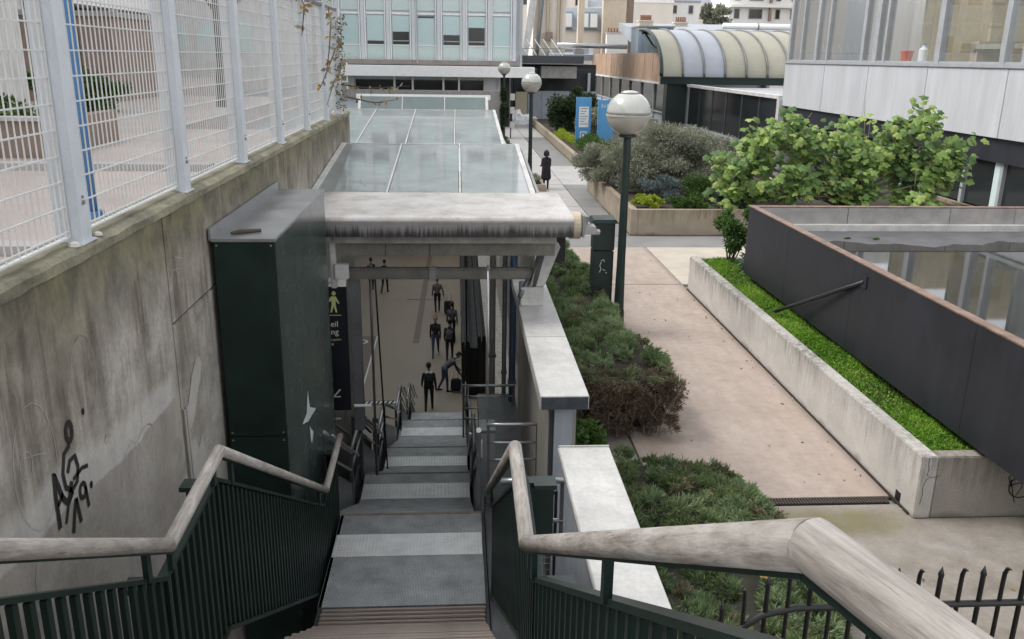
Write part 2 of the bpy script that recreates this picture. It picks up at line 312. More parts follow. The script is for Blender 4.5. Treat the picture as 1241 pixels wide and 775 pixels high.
M['glassroof'] = glass('glass_roof_pane', (0.76, 0.81, 0.805), 0.95, 0.05, 0.62, 0.045)
M['glassface'] = glass('glass_face_pane', (0.40, 0.47, 0.47), 1.0, 0.3, 0.5, 0.05)
M['pane'] = glass('window_pane', (0.62, 0.63, 0.63), 2.2, 0.92, 0.3, 0.015)
M['dark_pane'] = glass('dark_glazing', (0.03, 0.033, 0.035), 1.0, 0.25, 0.3, 0.02)
M['juniper'] = leafmat('juniper_needles', [(0.055, 0.088, 0.034), (0.150, 0.215, 0.085), (0.28, 0.35, 0.165)], 1.0, 0.3)
M['juniper2'] = leafmat('juniper_grey_green', [(0.075, 0.118, 0.055), (0.190, 0.265, 0.130), (0.34, 0.42, 0.24)], 1.0, 0.3)
M['deadtwig'] = leafmat('dead_brown_twigs', [(0.085, 0.062, 0.043), (0.20, 0.15, 0.105), (0.32, 0.255, 0.185)], 2.0, 0.2)
M['figleaf'] = leafmat('fig_leaf', [(0.10, 0.18, 0.045), (0.235, 0.35, 0.095), (0.41, 0.51, 0.18)], 1.3, 0.4, 0.5)
M['figleaf_dark'] = leafmat('fig_leaf_dark', [(0.045, 0.095, 0.028), (0.10, 0.18, 0.055), (0.18, 0.27, 0.09)], 1.3, 0.35, 0.45)
M['figleaf_pale'] = leafmat('fig_leaf_pale', [(0.23, 0.32, 0.085), (0.39, 0.50, 0.15), (0.53, 0.60, 0.23)], 1.3, 0.45, 0.55)
M['olive'] = leafmat('olive_leaf', [(0.11, 0.125, 0.082), (0.25, 0.265, 0.19), (0.40, 0.41, 0.32)], 1.2, 0.3)
M['darkbush'] = leafmat('dark_bush_leaf', [(0.012, 0.026, 0.010), (0.030, 0.055, 0.020), (0.06, 0.095, 0.035)], 1.0, 0.15)
M['yellowbush'] = leafmat('yellow_green_leaf', [(0.16, 0.22, 0.02), (0.32, 0.40, 0.035), (0.46, 0.52, 0.07)], 2.0, 0.3)
M['midbush'] = leafmat('mid_green_leaf', [(0.03, 0.065, 0.016), (0.07, 0.14, 0.03), (0.13, 0.22, 0.05)], 1.6, 0.3)
M['bluebush'] = leafmat('blue_grey_leaf', [(0.07, 0.10, 0.10), (0.14, 0.18, 0.18), (0.22, 0.27, 0.27)], 1.6, 0.2)
M['grassleaf'] = leafmat('bright_ground_leaf', [(0.07, 0.17, 0.022), (0.19, 0.38, 0.035), (0.38, 0.55, 0.10)], 0.9, 0.4)
M['dryleaf'] = leafmat('dry_leaf', [(0.20, 0.10, 0.03), (0.45, 0.27, 0.07)], 5.0, 0.2)
M['bark'] = mat('bark', (0.085, 0.07, 0.055), 0.9, 0, 0.3, 6, 40, 0.4)
M['branch'] = mat('pale_branch', (0.22, 0.19, 0.155), 0.9, 0, 0.25, 6, 40, 0.3)
M['core'] = mat('hedge_inner_twigs', (0.035, 0.036, 0.022), 1.0, 0, 0.4, 8, 30, 0.5)
M['core_brown'] = mat('hedge_inner_brown', (0.035, 0.024, 0.016), 1.0, 0, 0.4, 8, 30, 0.5)
M['skin'] = mat('skin', (0.40, 0.25, 0.18), 0.6, 0, 0.05, bump=0)
M['hair'] = mat('dark_hair', (0.012, 0.010, 0.009), 0.5, 0, 0.2, bump=0)
M['cl_black'] = mat('black_cloth', (0.016, 0.016, 0.019), 0.85, 0, 0.25, 9, 60, 0.1)
M['cl_navy'] = mat('navy_cloth', (0.018, 0.021, 0.035), 0.85, 0, 0.25, 9, 60, 0.1)
M['cl_jeans'] = mat('jeans_cloth', (0.05, 0.07, 0.12), 0.85, 0, 0.25, 9, 60, 0.1)
M['cl_grey'] = mat('grey_cloth', (0.085, 0.088, 0.10), 0.85, 0, 0.2, 9, 60, 0.1)
M['cl_olive'] = mat('olive_cloth', (0.13, 0.115, 0.085), 0.85, 0, 0.2, 9, 60, 0.1)
M['cl_white'] = mat('white_cloth', (0.62, 0.62, 0.60), 0.85, 0, 0.1, 9, 60, 0.1)
M['red'] = mat('red_paint', (0.20, 0.018, 0.018), 0.5, 0, 0.1)
M['orange'] = mat('orange_plastic', (0.75, 0.13, 0.04), 0.5, 0, 0.08)
M['graffiti'] = mat('black_spray', (0.012, 0.012, 0.012), 0.7, 0, 0.2, bump=0)
M['graffiti_pale'] = mat('pale_patch', (0.40, 0.385, 0.355), 0.9, 0, 0.12, 6, 40, 0.1)
M['scratch'] = mat('scratched_bare_metal', (0.62, 0.64, 0.64), 0.5, 0.2, 0.1, bump=0)

# ------------------------------------------------------------------ geometry helpers
class G:
    def __init__(s): s.v = []; s.f = []; s.mi = []; s.cur = 0
    def _add(s, vs, fs):
        o = len(s.v); s.v += [tuple(v) for v in vs]; s.f += [tuple(i+o for i in f) for f in fs]; s.mi += [s.cur]*len(fs); return s
    def box(s, x0, x1, y0, y1, z0, z1):
        vs = [(x, y, z) for z in (z0, z1) for y in (y0, y1) for x in (x0, x1)]
        return s._add(vs, [(0, 2, 3, 1), (4, 5, 7, 6), (0, 1, 5, 4), (2, 6, 7, 3), (0, 4, 6, 2), (1, 3, 7, 5)])
    def hexa(s, a):   # 8 corners: bottom 4 (ccw), top 4
        return s._add(a, [(3, 2, 1, 0), (4, 5, 6, 7), (0, 1, 5, 4), (1, 2, 6, 5), (2, 3, 7, 6), (3, 0, 4, 7)])
    def quad(s, a, b, c, d): return s._add([a, b, c, d], [(0, 1, 2, 3)])
    def poly(s, pts): return s._add(pts, [tuple(range(len(pts)))])
    def beam(s, p0, p1, w, h, up=(0, 0, 1)):   # rectangular bar between two points
        p0, p1 = Vector(p0), Vector(p1); d = (p1-p0).normalized(); u = Vector(up)
        sd_ = d.cross(u)
        if sd_.length < 1e-4: sd_ = d.cross(Vector((0, 1, 0)))
        sd_.normalize(); u = sd_.cross(d).normalized(); a = sd_*(w/2); b = u*(h/2)
        vs = [p0-a-b, p0+a-b, p0+a+b, p0-a+b, p1-a-b, p1+a-b, p1+a+b, p1-a+b]
        return s._add(vs, [(3, 2, 1, 0), (4, 5, 6, 7), (0, 1, 5, 4), (1, 2, 6, 5), (2, 3, 7, 6), (3, 0, 4, 7)])
    def tube(s, pts, r, n=8, cap=True):
        pts = [Vector(p) for p in pts]; k = len(pts); rs = r if isinstance(r, (list, tuple)) else [r]*k
        vs = []; prev = None
        for i in range(k):
            d = (pts[min(i+1, k-1)] - pts[max(i-1, 0)]).normalized()
            if prev is None:
                a = d.cross(Vector((0, 0, 1)))
                if a.length < 1e-3: a = d.cross(Vector((0, 1, 0)))
            else:
                a = prev - d*prev.dot(d)
            a.normalize(); prev = a; b = d.cross(a)
            for j in range(n):
                t = 2*math.pi*j/n; vs.append(pts[i] + (a*math.cos(t)+b*math.sin(t))*rs[i])
        fs = [(i*n+j, i*n+(j+1) % n, (i+1)*n+(j+1) % n, (i+1)*n+j) for i in range(k-1) for j in range(n)]
        if cap: fs += [tuple(range(n-1, -1, -1)), tuple(range((k-1)*n, k*n))]
        return s._add(vs, fs)
    def lathe(s, prof, c, n=24):   # prof list of (r,z)
        vs = []; k = len(prof)
        for r, z in prof:
            for j in range(n):
                t = 2*math.pi*j/n; vs.append((c[0]+r*math.cos(t), c[1]+r*math.sin(t), c[2]+z))
        fs = [(i*n+j, i*n+(j+1) % n, (i+1)*n+(j+1) % n, (i+1)*n+j) for i in range(k-1) for j in range(n)]
        fs += [tuple(range(n-1, -1, -1)), tuple(range((k-1)*n, k*n))]
        return s._add(vs, fs)
    def mesh(s, name, mats, base=(0, 0, 0), smooth=False, bevel=0.0):
        me = bpy.data.meshes.new(name)
        bx, by, bz = base
        me.from_pydata([(x-bx, y-by, z-bz) for x, y, z in s.v], [], s.f)
        for mt in (mats if isinstance(mats, (list, tuple)) else [mats]): me.materials.append(mt)
        if any(s.mi): me.polygons.foreach_set('material_index', s.mi)
        if bevel:
            bm = bmesh.new(); bm.from_mesh(me)
            es = [e for e in bm.edges if len(e.link_faces) == 2 and e.calc_face_angle(0) > 0.5]
            bmesh.ops.bevel(bm, geom=es, offset=bevel, segments=2, affect='EDGES', clamp_overlap=True)
            bm.to_mesh(me); bm.free()
        if smooth: me.polygons.foreach_set('use_smooth', [True]*len(me.polygons))
        me.update(); return me

def link(name, data, parent=None, loc=(0, 0, 0), rot=None, kind=None):
    o = bpy.data.objects.new(name, data); COL.objects.link(o); o.location = loc
    if rot is not None: o.rotation_euler = rot
    if parent is not None: o.parent = parent
    if kind: o['kind'] = kind
    return o
def tag(o, label, cat, group=None, kind=None):
    o['label'] = label; o['category'] = cat
    if group: o['group'] = group
    if kind: o['kind'] = kind
    return o
class Thing:
    def __init__(s, name, label, cat, base=(0, 0, 0), group=None):
        s.base = Vector(base); s.o = link(name, None, None, base); tag(s.o, label, cat, group)
    def part(s, name, g, mt, parent=None, smooth=False, bevel=0.0, kind=None, label=None):
        me = g.mesh(name, mt, s.base, smooth, bevel)
        o = link(name, me, parent or s.o, kind=kind)
        if label: o['label'] = label
        return o
    def piece(s, name, me, loc, rot=None, parent=None, kind=None):   # shared mesh at a world position
        return link(name, me, parent or s.o, Vector(loc)-s.base, rot, kind)
    def rod(s, name, p0, p1, r, mt, n=12, parent=None, ends=0.0, smooth=True):   # round bar with its own lengthwise axis
        p0, p1 = Vector(p0), Vector(p1); d = p1-p0; L = d.length; d.normalize()
        p0 = p0-d*ends; L += 2*ends
        g = G().tube([(L*t/3.0, 0, 0) for t in range(4)], r, n); me = g.mesh(name, mt, smooth=False)
        if smooth:
            me.polygons.foreach_set('use_smooth', [len(f) == 4 for f in g.f])
        o = link(name, me, parent or s.o, p0-s.base); o.rotation_euler = d.to_track_quat('X', 'Z').to_euler(); return o
def structure(name, g, mt, smooth=False, bevel=0.0, label=None):
    o = link(name, g.mesh(name, mt, (0, 0, 0), smooth, bevel)); o['kind'] = 'structure'
    if label: o['label'] = label
    return o
def single(name, g, mt, label, cat, base, group=None, smooth=False, bevel=0.0, kind=None):
    o = link(name, g.mesh(name, mt, base, smooth, bevel), None, base); return tag(o, label, cat, group, kind)

def text_mesh(txt, size, mt, extrude=0.001, align='LEFT'):
    cu_ = bpy.data.curves.new('lettering', 'FONT'); cu_.body = txt; cu_.size = size; cu_.extrude = extrude; cu_.align_x = align
    o = bpy.data.objects.new('lettering', cu_); COL.objects.link(o)
    dg = bpy.context.evaluated_depsgraph_get(); me = bpy.data.meshes.new_from_object(o.evaluated_get(dg))
    bpy.data.objects.remove(o); bpy.data.curves.remove(cu_)
    me.materials.clear(); me.materials.append(mt); me.name = 'lettering'; return me

def leaves(pos, axis, length, width, mats, name, base=(0, 0, 0), cup=0.25, mi=None):
    """numpy: one diamond of two bent triangles per leaf"""
    N = len(pos); pos = np.asarray(pos, float)-np.asarray(base, float)
    a = axis/np.linalg.norm(axis, axis=1, keepdims=True)
    rnd = RNG.normal(size=(N, 3)); sde = np.cross(a, rnd); sde /= np.linalg.norm(sde, axis=1, keepdims=True)+1e-9
    nrm = np.cross(a, sde)
    L = np.broadcast_to(np.asarray(length, float), (N,))[:, None]; W = np.broadcast_to(np.asarray(width, float), (N,))[:, None]
    v = np.empty((N, 4, 3))
    v[:, 0] = pos; v[:, 1] = pos+a*L*0.5+sde*W*0.5+nrm*W*cup; v[:, 2] = pos+a*L; v[:, 3] = pos+a*L*0.5-sde*W*0.5+nrm*W*cup
    me = bpy.data.meshes.new(name); me.vertices.add(N*4); me.vertices.foreach_set('co', v.reshape(-1))
    me.loops.add(N*6); q = np.arange(N)[:, None]*4+np.array([[0, 1, 2, 0, 2, 3]]); me.loops.foreach_set('vertex_index', q.reshape(-1).astype(np.int32))
    me.polygons.add(N*2); me.polygons.foreach_set('loop_start', (np.arange(N*2)*3).astype(np.int32)); me.polygons.foreach_set('loop_total', np.full(N*2, 3, np.int32))
    for mt in (mats if isinstance(mats, (list, tuple)) else [mats]): me.materials.append(mt)
    if mi is not None: me.polygons.foreach_set('material_index', np.repeat(np.asarray(mi, np.int32), 2))
    me.update(calc_edges=True); return me
def unit(n):
    d = RNG.normal(size=(n, 3)); return d/np.linalg.norm(d, axis=1, keepdims=True)

# ------------------------------------------------------------------ ground and large structure; most coordinates below solved from image pixels
def ground():
    g = G(); X = (-2500, -9, 1.2, 12.7, 36, 2500); Y = (-2500, -3, 38, 68, 84, 2500)
    for i in range(5):
        for j in range(5):
            if (i == 1 and j in (1, 2)) or (i == 3 and j in (2, 3)): continue       # stair well, sunken court
            g.quad((X[i], Y[j], -0.06), (X[i+1], Y[j], -0.06), (X[i+1], Y[j+1], -0.06), (X[i], Y[j+1], -0.06))
    structure('ground', g, M['ground'])
ground()
structure('garden_slab_edge', G().box(1.2, 1.62, -3, 68, -0.5, -0.065), M['stone_side'])
structure('court_floor', G().box(12.7, 36, 38, 84, -3.4, -3.19), M['pave_dark'])
structure('court_wall', G().box(12.4, 12.69, 37.7, 84, -3.19, -0.07), M['stone_side'])
structure('court_end_wall', G().box(12.7, 36, 84.01, 84.3, -3.19, -0.07), M['stone_side'])
# paving of the roof garden
pv = link('pavement', None); pv['kind'] = 'structure'
def slab(x0, x1, y0, y1, mt, z=0.0, name='slab'):
    o = link(name, G().box(x0, x1, y0, y1, z-0.05, z).mesh(name, M[mt], bevel=0.006), pv); return o
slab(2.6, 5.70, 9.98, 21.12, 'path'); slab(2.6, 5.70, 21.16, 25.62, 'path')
slab(5.72, 13.0, 21.14, 25.62, 'cream'); slab(2.6, 13.0, 25.64, 27.36, 'pave_dark')
slab(1.2, 13.0, 2.0, 9.78, 'apron', -0.005)
slab(1.2, 2.58, 9.80, 27.36, 'apron', -0.02)
for i, (a, b) in enumerate(((27.4, 33.0), (33.04, 39.0), (39.04, 46.0), (46.04, 54.0), (54.04, 63.0), (63.04, 79.8))):
    slab(1.2, 3.3, a, b, 'pave'); slab(3.33, 4.72, a, b, 'pave')
    slab(4.75, 5.55 if i == 0 else 6.2, a, b, 'pave_dark' if i in (0, 1, 3, 4) else 'pave')
slab(6.23, 12.6, 37.3, 45.6, 'pave')
slab(1.2, 5.6, 9.795, 9.80, 'apron', -0.03, 'joint')
# drain grate across the path
dr = Thing('drain_grate', 'rusty brown slotted drain grate set across the end of the pink path', 'drain', (4.9, 9.88, 0))
dr.part('channel', G().box(2.9, 5.62, 9.80, 9.975, -0.05, -0.02), M['black'])
bar = G().box(-0.012, 0.012, -0.075, 0.075, -0.02, 0.004).mesh('grate_bar', M['grate'])
for k in range(68): dr.piece('grate_bar', bar, (2.92+k*0.04, 9.888, 0.004))

# street level behind the fence, concourse below
structure('street', G().box(-300, -2.22, -100, 16.9, 3.6, 4.12).box(-300, -5.4, 16.901, 30.0, 3.6, 4.12).box(-300, -11, 30.001, 69.0, 3.6, 4.12), M['street'])
structure('hall_roof', G().box(-5.39, -3.15, 16.92, 23.4, 3.0, 3.3).box(-10.99, -5.0, 30.01, 71, 2.2, 2.5), M['zinc'])
structure('concourse_floor', G().box(-9, 3.2, 25.3, 62.5, -6.7, -6.5), M['floor'])
structure('concourse_wall', G().box(1.66, 1.9, -3, 62, -6.7, -0.51), M['stone_side'])
structure('concourse_side_wall', G().box(-9.3, -9.01, 16, 62, -6.7, 3.19), M['rim_in'])
structure('concourse_end_wall', G().box(-9, 3.2, 54.0, 54.4, -6.499, -2.5), M['orange_wall'])
structure('concourse_end_wall_upper', G().box(-9, 3.2, 62.02, 62.42, -6.4, 3.2), M['rim_in'])
# floor strips
for i, (x, y0, y1) in enumerate(((-1.85, 36.0, 53.5),)):
    structure('floor_strip', G().hexa([(x-0.14, y0, -6.499), (x+0.14, y0, -6.499), (x+0.24, y1, -6.499), (x-0.04, y1, -6.499), (x-0.14, y0, -6.493), (x+0.14, y0, -6.493), (x+0.24, y1, -6.493), (x-0.04, y1, -6.493)]), M['floor_line'])
structure('floor_strip', G().box(-2.6, -0.7, 43.0, 43.16, -6.499, -6.492), M['floor_line'])
mk = G()
for x in (-4.9, -3.6): mk.box(x-0.03, x+0.03, 22.0 if x < -4 else 24.0, 37.0, -6.4995, -6.494)
structure('floor_marking', mk, M['letter'])
lane = Thing('queue_lane', 'brown floor lane with white ring signs at the foot of the stairs', 'floor marking', (-4.25, 30, -6.5))
lane.part('lane', G().box(-4.86, -3.64, 25.4, 37.0, -6.4995, -6.4955), M['floor_line'])
ring = G()
for k in range(20):
    t0, t1 = 2*math.pi*k/20, 2*math.pi*(k+1)/20
    ring.quad((0.22*math.cos(t0), 0.22*math.sin(t0), 0), (0.32*math.cos(t0), 0.32*math.sin(t0), 0), (0.32*math.cos(t1), 0.32*math.sin(t1), 0), (0.22*math.cos(t1), 0.22*math.sin(t1), 0))
rme = ring.mesh('ring', M['letter'])
for yv in (27.6, 29.7, 31.9, 34.2, 36.2): lane.piece('ring', rme, (-4.25, yv, -6.492))
tb = Thing('tactile_band', 'black and white hatched warning band across the concourse floor', 'floor marking', (-3, 29, -6.5))
tb.part('band', G().box(-4.9, -2.2, 29.05, 29.4, -6.4915, -6.488), M['black'])
stp = G()
for k in range(16): stp.hexa([(-4.85+k*0.165, 29.1, -6.4875), (-4.77+k*0.165, 29.1, -6.4875), (-4.72+k*0.165, 29.35, -6.4875), (-4.80+k*0.165, 29.35, -6.4875), (-4.85+k*0.165, 29.1, -6.484), (-4.77+k*0.165, 29.1, -6.484), (-4.72+k*0.165, 29.35, -6.484), (-4.80+k*0.165, 29.35, -6.484)])
tb.part('stripe', stp, M['letter'], kind='stuff')

# ------------------------------------------------------------------ retaining wall with fence
rw = Thing('retaining_wall', 'tall stained concrete retaining wall with spray tag beside the stairs', 'wall', (-2.1, 0, 0))
ys = [-3.0, 2.05, 5.93, 10.2, 13.3, 16.6]
for a, b in zip(ys[:-1], ys[1:]):
    zj = 3.655 if a > 5 else 2.0
    rw.part('concrete_panel', G().box(-2.22, -2.0, a+0.006, b-0.006, zj+0.013, 4.47), M['wall'], bevel=0.008)
    rw.part('concrete_panel', G().box(-2.22, -2.0, a+0.006, b-0.006, -7.0, zj), M['wall'], bevel=0.008)
rw.part('joint_backing', G().box(-2.21, -2.02, -3, 16.59, -7, 4.46), M['soil'])
# rough mossy top edge
tg = G(); n = 150; vs = []
for i in range(n+1):
    yv = -3+19.6*i/n
    for x, z in ((-2.23, 4.46), (-2.225, 4.50), (-2.10, 4.515), (-2.01, 4.505), (-1.985, 4.48), (-1.99, 4.43)):
        vs.append((x+(random.uniform(-.004, .005) if x > -2.2 else 0), yv, z+random.uniform(-.005, .005)))
tg._add(vs, [(i*6+j, i*6+j+1, (i+1)*6+j+1, (i+1)*6+j) for i in range(n) for j in range(5)])
rw.part('top_edge', tg, M['pitted'])
# drain conduit on the wall
for dy in (0, 0.05): rw.rod('conduit', (-1.985, 5.98+dy, -1), (-1.985, 5.95+dy, 3.02), 0.010, M['stone_side'], 8)
def ribbon(g, pts, w, f):
    """flat brush stroke through 2-D points, f maps (u,v) to the wall"""
    k = len(pts); L = []; Rr = []
    for i in range(k):
        a = Vector(pts[max(i-1, 0)]); b = Vector(pts[min(i+1, k-1)]); d = (b-a).normalized(); nn = Vector((-d.y, d.x))*w*0.5
        c = Vector(pts[i]); L.append(f(c+nn)); Rr.append(f(c-nn))
    for i in range(k-1): g.quad(L[i], Rr[i], Rr[i+1], L[i+1])
def arc(cx, cy, rx, ry, a0, a1, n=14): return [(cx+rx*math.cos(R_(a0+(a1-a0)*i/n)), cy+ry*math.sin(R_(a0+(a1-a0)*i/n))) for i in range(n+1)]
gg = G(); fm = lambda p: (-1.9955, p[0], p[1]+(0.07 if p[1] < 3.55 else 0))
ribbon(gg, arc(4.215, 3.625, 0.035, 0.05, 0, 360), 0.033, fm)                           # ring
ribbon(gg, [(3.985, 3.13), (3.985, 3.30), (4.00, 3.43), (4.02, 3.36), (4.05, 3.27), (4.09, 3.22), (4.13, 3.24), (4.17, 3.30)], 0.036, fm)
ribbon(gg, [(3.99, 3.25), (4.03, 3.27), (4.06, 3.29)], 0.027, fm)
ribbon(gg, [(4.20, 3.49), (4.13, 3.47), (4.09, 3.38), (4.10, 3.30), (4.16, 3.25), (4.23, 3.27), (4.26, 3.34), (4.24, 3.41), (4.18, 3.41), (4.14, 3.36)], 0.030, fm)
ribbon(gg, [(4.19, 3.30), (4.30, 3.31), (4.37, 3.29)], 0.024, fm)
ribbon(gg, [(4.11, 3.03), (4.15, 3.12), (4.19, 3.19)], 0.033, fm); ribbon(gg, [(4.19, 3.19), (4.20, 3.11), (4.21, 3.04)], 0.030, fm)
ribbon(gg, arc(4.275, 3.19, 0.035, 0.04, 0, 360), 0.027, fm); ribbon(gg, [(4.31, 3.20), (4.315, 3.13), (4.32, 3.07)], 0.027, fm)
ribbon(gg, arc(4.38, 3.17, 0.008, 0.012, 0, 360, 8), 0.021, fm)
ribbon(gg, [(4.05, 3.12), (4.10, 3.2), (4.17, 3.24)], 0.024, fm)
ribbon(gg, arc(4.40, 3.66, 0.006, 0.014, 0, 360, 8), 0.018, fm)
rw.part('spray_tag', gg, M['graffiti'])
pg = G(); fm = lambda p: (-1.9955, p[0], p[1])
pg.poly([fm(p) for p in [(6.02, 2.98), (6.10, 3.02), (6.22, 3.18), (6.36, 3.27), (6.44, 3.26), (6.48, 3.18), (6.42, 3.08), (6.30, 2.99), (6.2, 2.86), (6.1, 2.80), (6.03, 2.84)]])
pg.poly([fm(p) for p in [(6.02, 2.72), (6.16, 2.70), (6.22, 2.58), (6.34, 2.66), (6.36, 2.5), (6.2, 2.3), (6.05, 2.1), (6.0, 2.4)]])
rw.part('pale_scrape', pg, M['graffiti_pale'])
sc_g = G(); rs_ = random.Random(5); f7 = lambda p: (-1.9965, p[0], p[1])
for k in range(11):
    cy, cz = rs_.uniform(3.4, 5.7), rs_.uniform(2.7, 3.9); rr = rs_.uniform(0.03, 0.22)
    ribbon(sc_g, arc(cy, cz, rr, rr*rs_.uniform(0.5, 1.6), rs_.uniform(0, 360), rs_.uniform(400, 560), 18), rs_.uniform(0.002, 0.004), f7)
for k in range(30):
    cy, cz = rs_.uniform(3.3, 6.8), rs_.uniform(2.6, 4.1); a_ = rs_.uniform(0, 6.28); L_ = rs_.uniform(0.05, 0.3); ribbon(sc_g, [(cy, cz), (cy+L_*0.5*math.cos(a_)+0.01, cz+L_*0.5*math.sin(a_)), (cy+L_*math.cos(a_), cz+L_*math.sin(a_))], 0.003, f7)
rw.part('scribble', sc_g, M['graffiti_pale'], kind='stuff')

fe = Thing('mesh_fence', 'pale grey steel fence of welded grating panels on top of the concrete wall', 'fence', (-2.1, 8, 4.5))
postg = G().box(-0.055, 0.075, -0.07, 0.07, 0, 1.74).box(-0.08, 0.09, -0.10, 0.10, 0, 0.012)
post_me = postg.mesh('post', M['fence'], bevel=0.004); cap_me = G().box(-0.06, 0.08, -0.075, 0.075, 1.741, 1.765).mesh('post_cap', M['fence'])
bolt_me = G().tube([(0.075, 0, 0.22), (0.087, 0, 0.22)], 0.012, 8).tube([(0.075, 0, 0.25), (0.083, 0, 0.25)], 0.008, 6).mesh('bolt', M['galv'])
PY = [4.76+1.86*(k-2) for k in range(8)]+[15.66]
pgm = G(); W = 1.86-0.16; nb = 27
for k in range(nb): 
    yv = 0.02+k*(W-0.04)/(nb-1); pgm.box(-0.0035, 0.0035, yv-0.0022, yv+0.0022, 0.05, 1.68)
for k in range(13): pgm.box(0.0036, 0.0106, 0, W, 0.075+k*0.132-0.004, 0.075+k*0.132+0.004)
pgm.box(-0.014, 0.014, -0.004, 0.006, 0.045, 1.685).box(-0.014, 0.014, W-0.006, W+0.004, 0.045, 1.685)
pgm.box(-0.013, 0.013, 0.007, W-0.007, 0.04, 0.05).box(-0.013, 0.013, 0.007, W-0.007, 1.681, 1.69)
panel_me = pgm.mesh('grating_panel', M['fence_mesh'])
for k, yv in enumerate(PY):
    po = fe.piece('post', post_me, (-2.085, yv, 4.50))
    link('post_cap', cap_me, po); link('bolt', bolt_me, po)
for k in range(7): fe.piece('grating_panel', panel_me, (-2.075, PY[k]+0.08, 4.50))
fe.part('lattice_panel', (lambda g: ([g.beam((-2.10, 15.66-2.0+z*0.12, 4.6), (-2.10, 15.66-2.0+z*0.12, 6.15), 0.02, 0.012) for z in range(1, 16) if 13.99 < 13.66+z*0.12 < 15.6], [g.beam((-2.11, 14.0, 4.65+z*0.11), (-2.11, 15.6, 4.65+z*0.11), 0.012, 0.02) for z in range(14)], g)[2])(G()), M['fence_mesh'])
fe.part('top_rail', G().box(-2.06, -2.035, 10.4, 15.6, 6.19, 6.23), M['steel_dark'])
# loose stones at the foot of the post
for i, (yv, s) in enumerate(((4.62, 0.035), (4.93, 0.028))):
    g = G().lathe([(s*0.5, 0), (s, s*0.3), (s*0.8, s*0.8), (s*0.2, s)], (-2.02, yv, 4.50), 7)
    single('stone', g, M['coping'], ('larger' if i == 0 else 'smaller')+' loose pale stone chip on the wall top by the fence post', 'stone', (-2.02, yv, 4.5))

# ------------------------------------------------------------------ upper staircase with wooden handrails
st = Thing('staircase', 'long open staircase of slatted and steel landings descending to the concourse', 'staircase', (-0.5, 4, 0))
XL, XR = -1.27, 0.24
slat_me = G().box(XL, XR, 0.0, 0.044, -0.03, 0).mesh('slat', M['slat'], bevel=0.007)
str_g = G()
def wooden(y0, y1, z):
    k = max(1, int((y1-y0)/0.06)); 
    for i in range(k): st.piece('slat', slat_me, (random.uniform(-.004, .004), y0+i*0.06, z+random.uniform(-.002, .002)))
st.part('platform', G().box(-3.2, 1.6, -3, 0.85, 3.8, 4.0), M['plate'])
for i in range(8): wooden(0.86+i*0.29, 0.86+i*0.29+0.30, 4.0-(i+1)*0.17)
wooden(3.2, 3.92, 2.47)
for i in range(10): wooden(3.92+i*0.26, 3.92+i*0.26+0.27, 2.47-(i+1)*0.17)
wooden(6.50, 6.98, 0.6)
# screw heads
scr = G()
for i in range(8):
    for x in (-1.0, -0.35, 0.05): scr.lathe([(0.006, 0), (0.006, 0.002)], (x, 6.525+i*0.06, 0.6), 6)
st.part('screw', scr, M['steel'], kind='stuff')
for x in (XL-0.02, XR+0.02):
    for p0, p1 in (((x, 0.8, 3.78), (x, 3.2, 2.30)), ((x, 3.2, 2.32), (x, 3.95, 2.32)), ((x, 3.95, 2.30), (x, 6.45, 0.46)), ((x, 6.45, 0.46), (x, 8.7, 0.46))):
        st.part('stringer', G().beam(p0, p1, 0.03, 0.28), M['steel_dark'])
# steel landings and flights
def landing(x0, x1, y0, y1, z, t0, t1, studs):
    l = st.part('landing_plate', G().box(x0, x1, y0, t0, z-0.06, z), M['plate'])
    st.part('landing_plate', G().box(x0, x1, t1, y1-0.04, z-0.06, z), M['plate'])
    t = st.part('tactile_strip', G().box(x0+0.01, x1-0.01, t0+0.003, t1-0.003, z-0.06, z+0.006), M['tactile'])
    st.part('nosing', G().box(x0, x1, y1-0.037, y1, z-0.07, z+0.004), M['nosing'])
    g = G(); nx = int((x1-x0)/studs); ny = int((t1-t0)/studs)
    for i in range(nx):
        for j in range(ny):
            cx, cy, r = x0+0.02+(i+0.5)*(x1-x0-0.04)/nx, t0+(j+0.5)*(t1-t0)/ny, studs*0.32
            g._add([(cx-r, cy, z+0.006), (cx, cy-r, z+0.006), (cx+r, cy, z+0.006), (cx, cy+r, z+0.006), (cx, cy, z+0.013)], [(0, 1, 4), (1, 2, 4), (2, 3, 4), (3, 0, 4)])
    st.part('stud', g, M['white'], kind='stuff')
def flight(x0, x1, y0, z0, y1, z1):
    k = round((z0-z1)/0.165)
    for i in range(1, k):
        yy = y0+(y1-y0)*(i-1)/(k-1); y2 = y0+(y1-y0)*i/(k-1); z = z0-(z0-z1)*i/k
        st.part('step', G().box(x0, x1, yy, y2, z-0.05, z), M['plate'])
landing(-1.31, 0.25, 6.985, 8.70, 0.6, 7.82, 8.25, 0.036)
LS = [(11.0, 12.25, -0.70, 11.41, 11.88), (14.75, 16.15, -2.10, 15.27, 15.70), (19.2, 20.75, -3.50, 19.74, 20.24), (23.4, 24.8, -5.0, 23.75, 24.2)]
py, pz = 8.70, 0.6
LX0, LX1 = -1.44, 0.17
for (a, b, z, t0, t1) in LS:
    flight(LX0, LX1, py, pz, a, z); landing(LX0, LX1, a, b, z, t0, t1, 0.055); py, pz = b, z
flight(LX0, LX1, py, pz, 27.3, -6.5)
st.part('under_slope', G().hexa([(LX0, 8.7, 0.1), (LX1, 8.7, 0.1), (LX1, 27.3, -7.2), (LX0, 27.3, -7.2), (LX0, 8.7, 0.25), (LX1, 8.7, 0.25), (LX1, 27.3, -7.0), (LX0, 27.3, -7.0)]), M['steel_dark'])

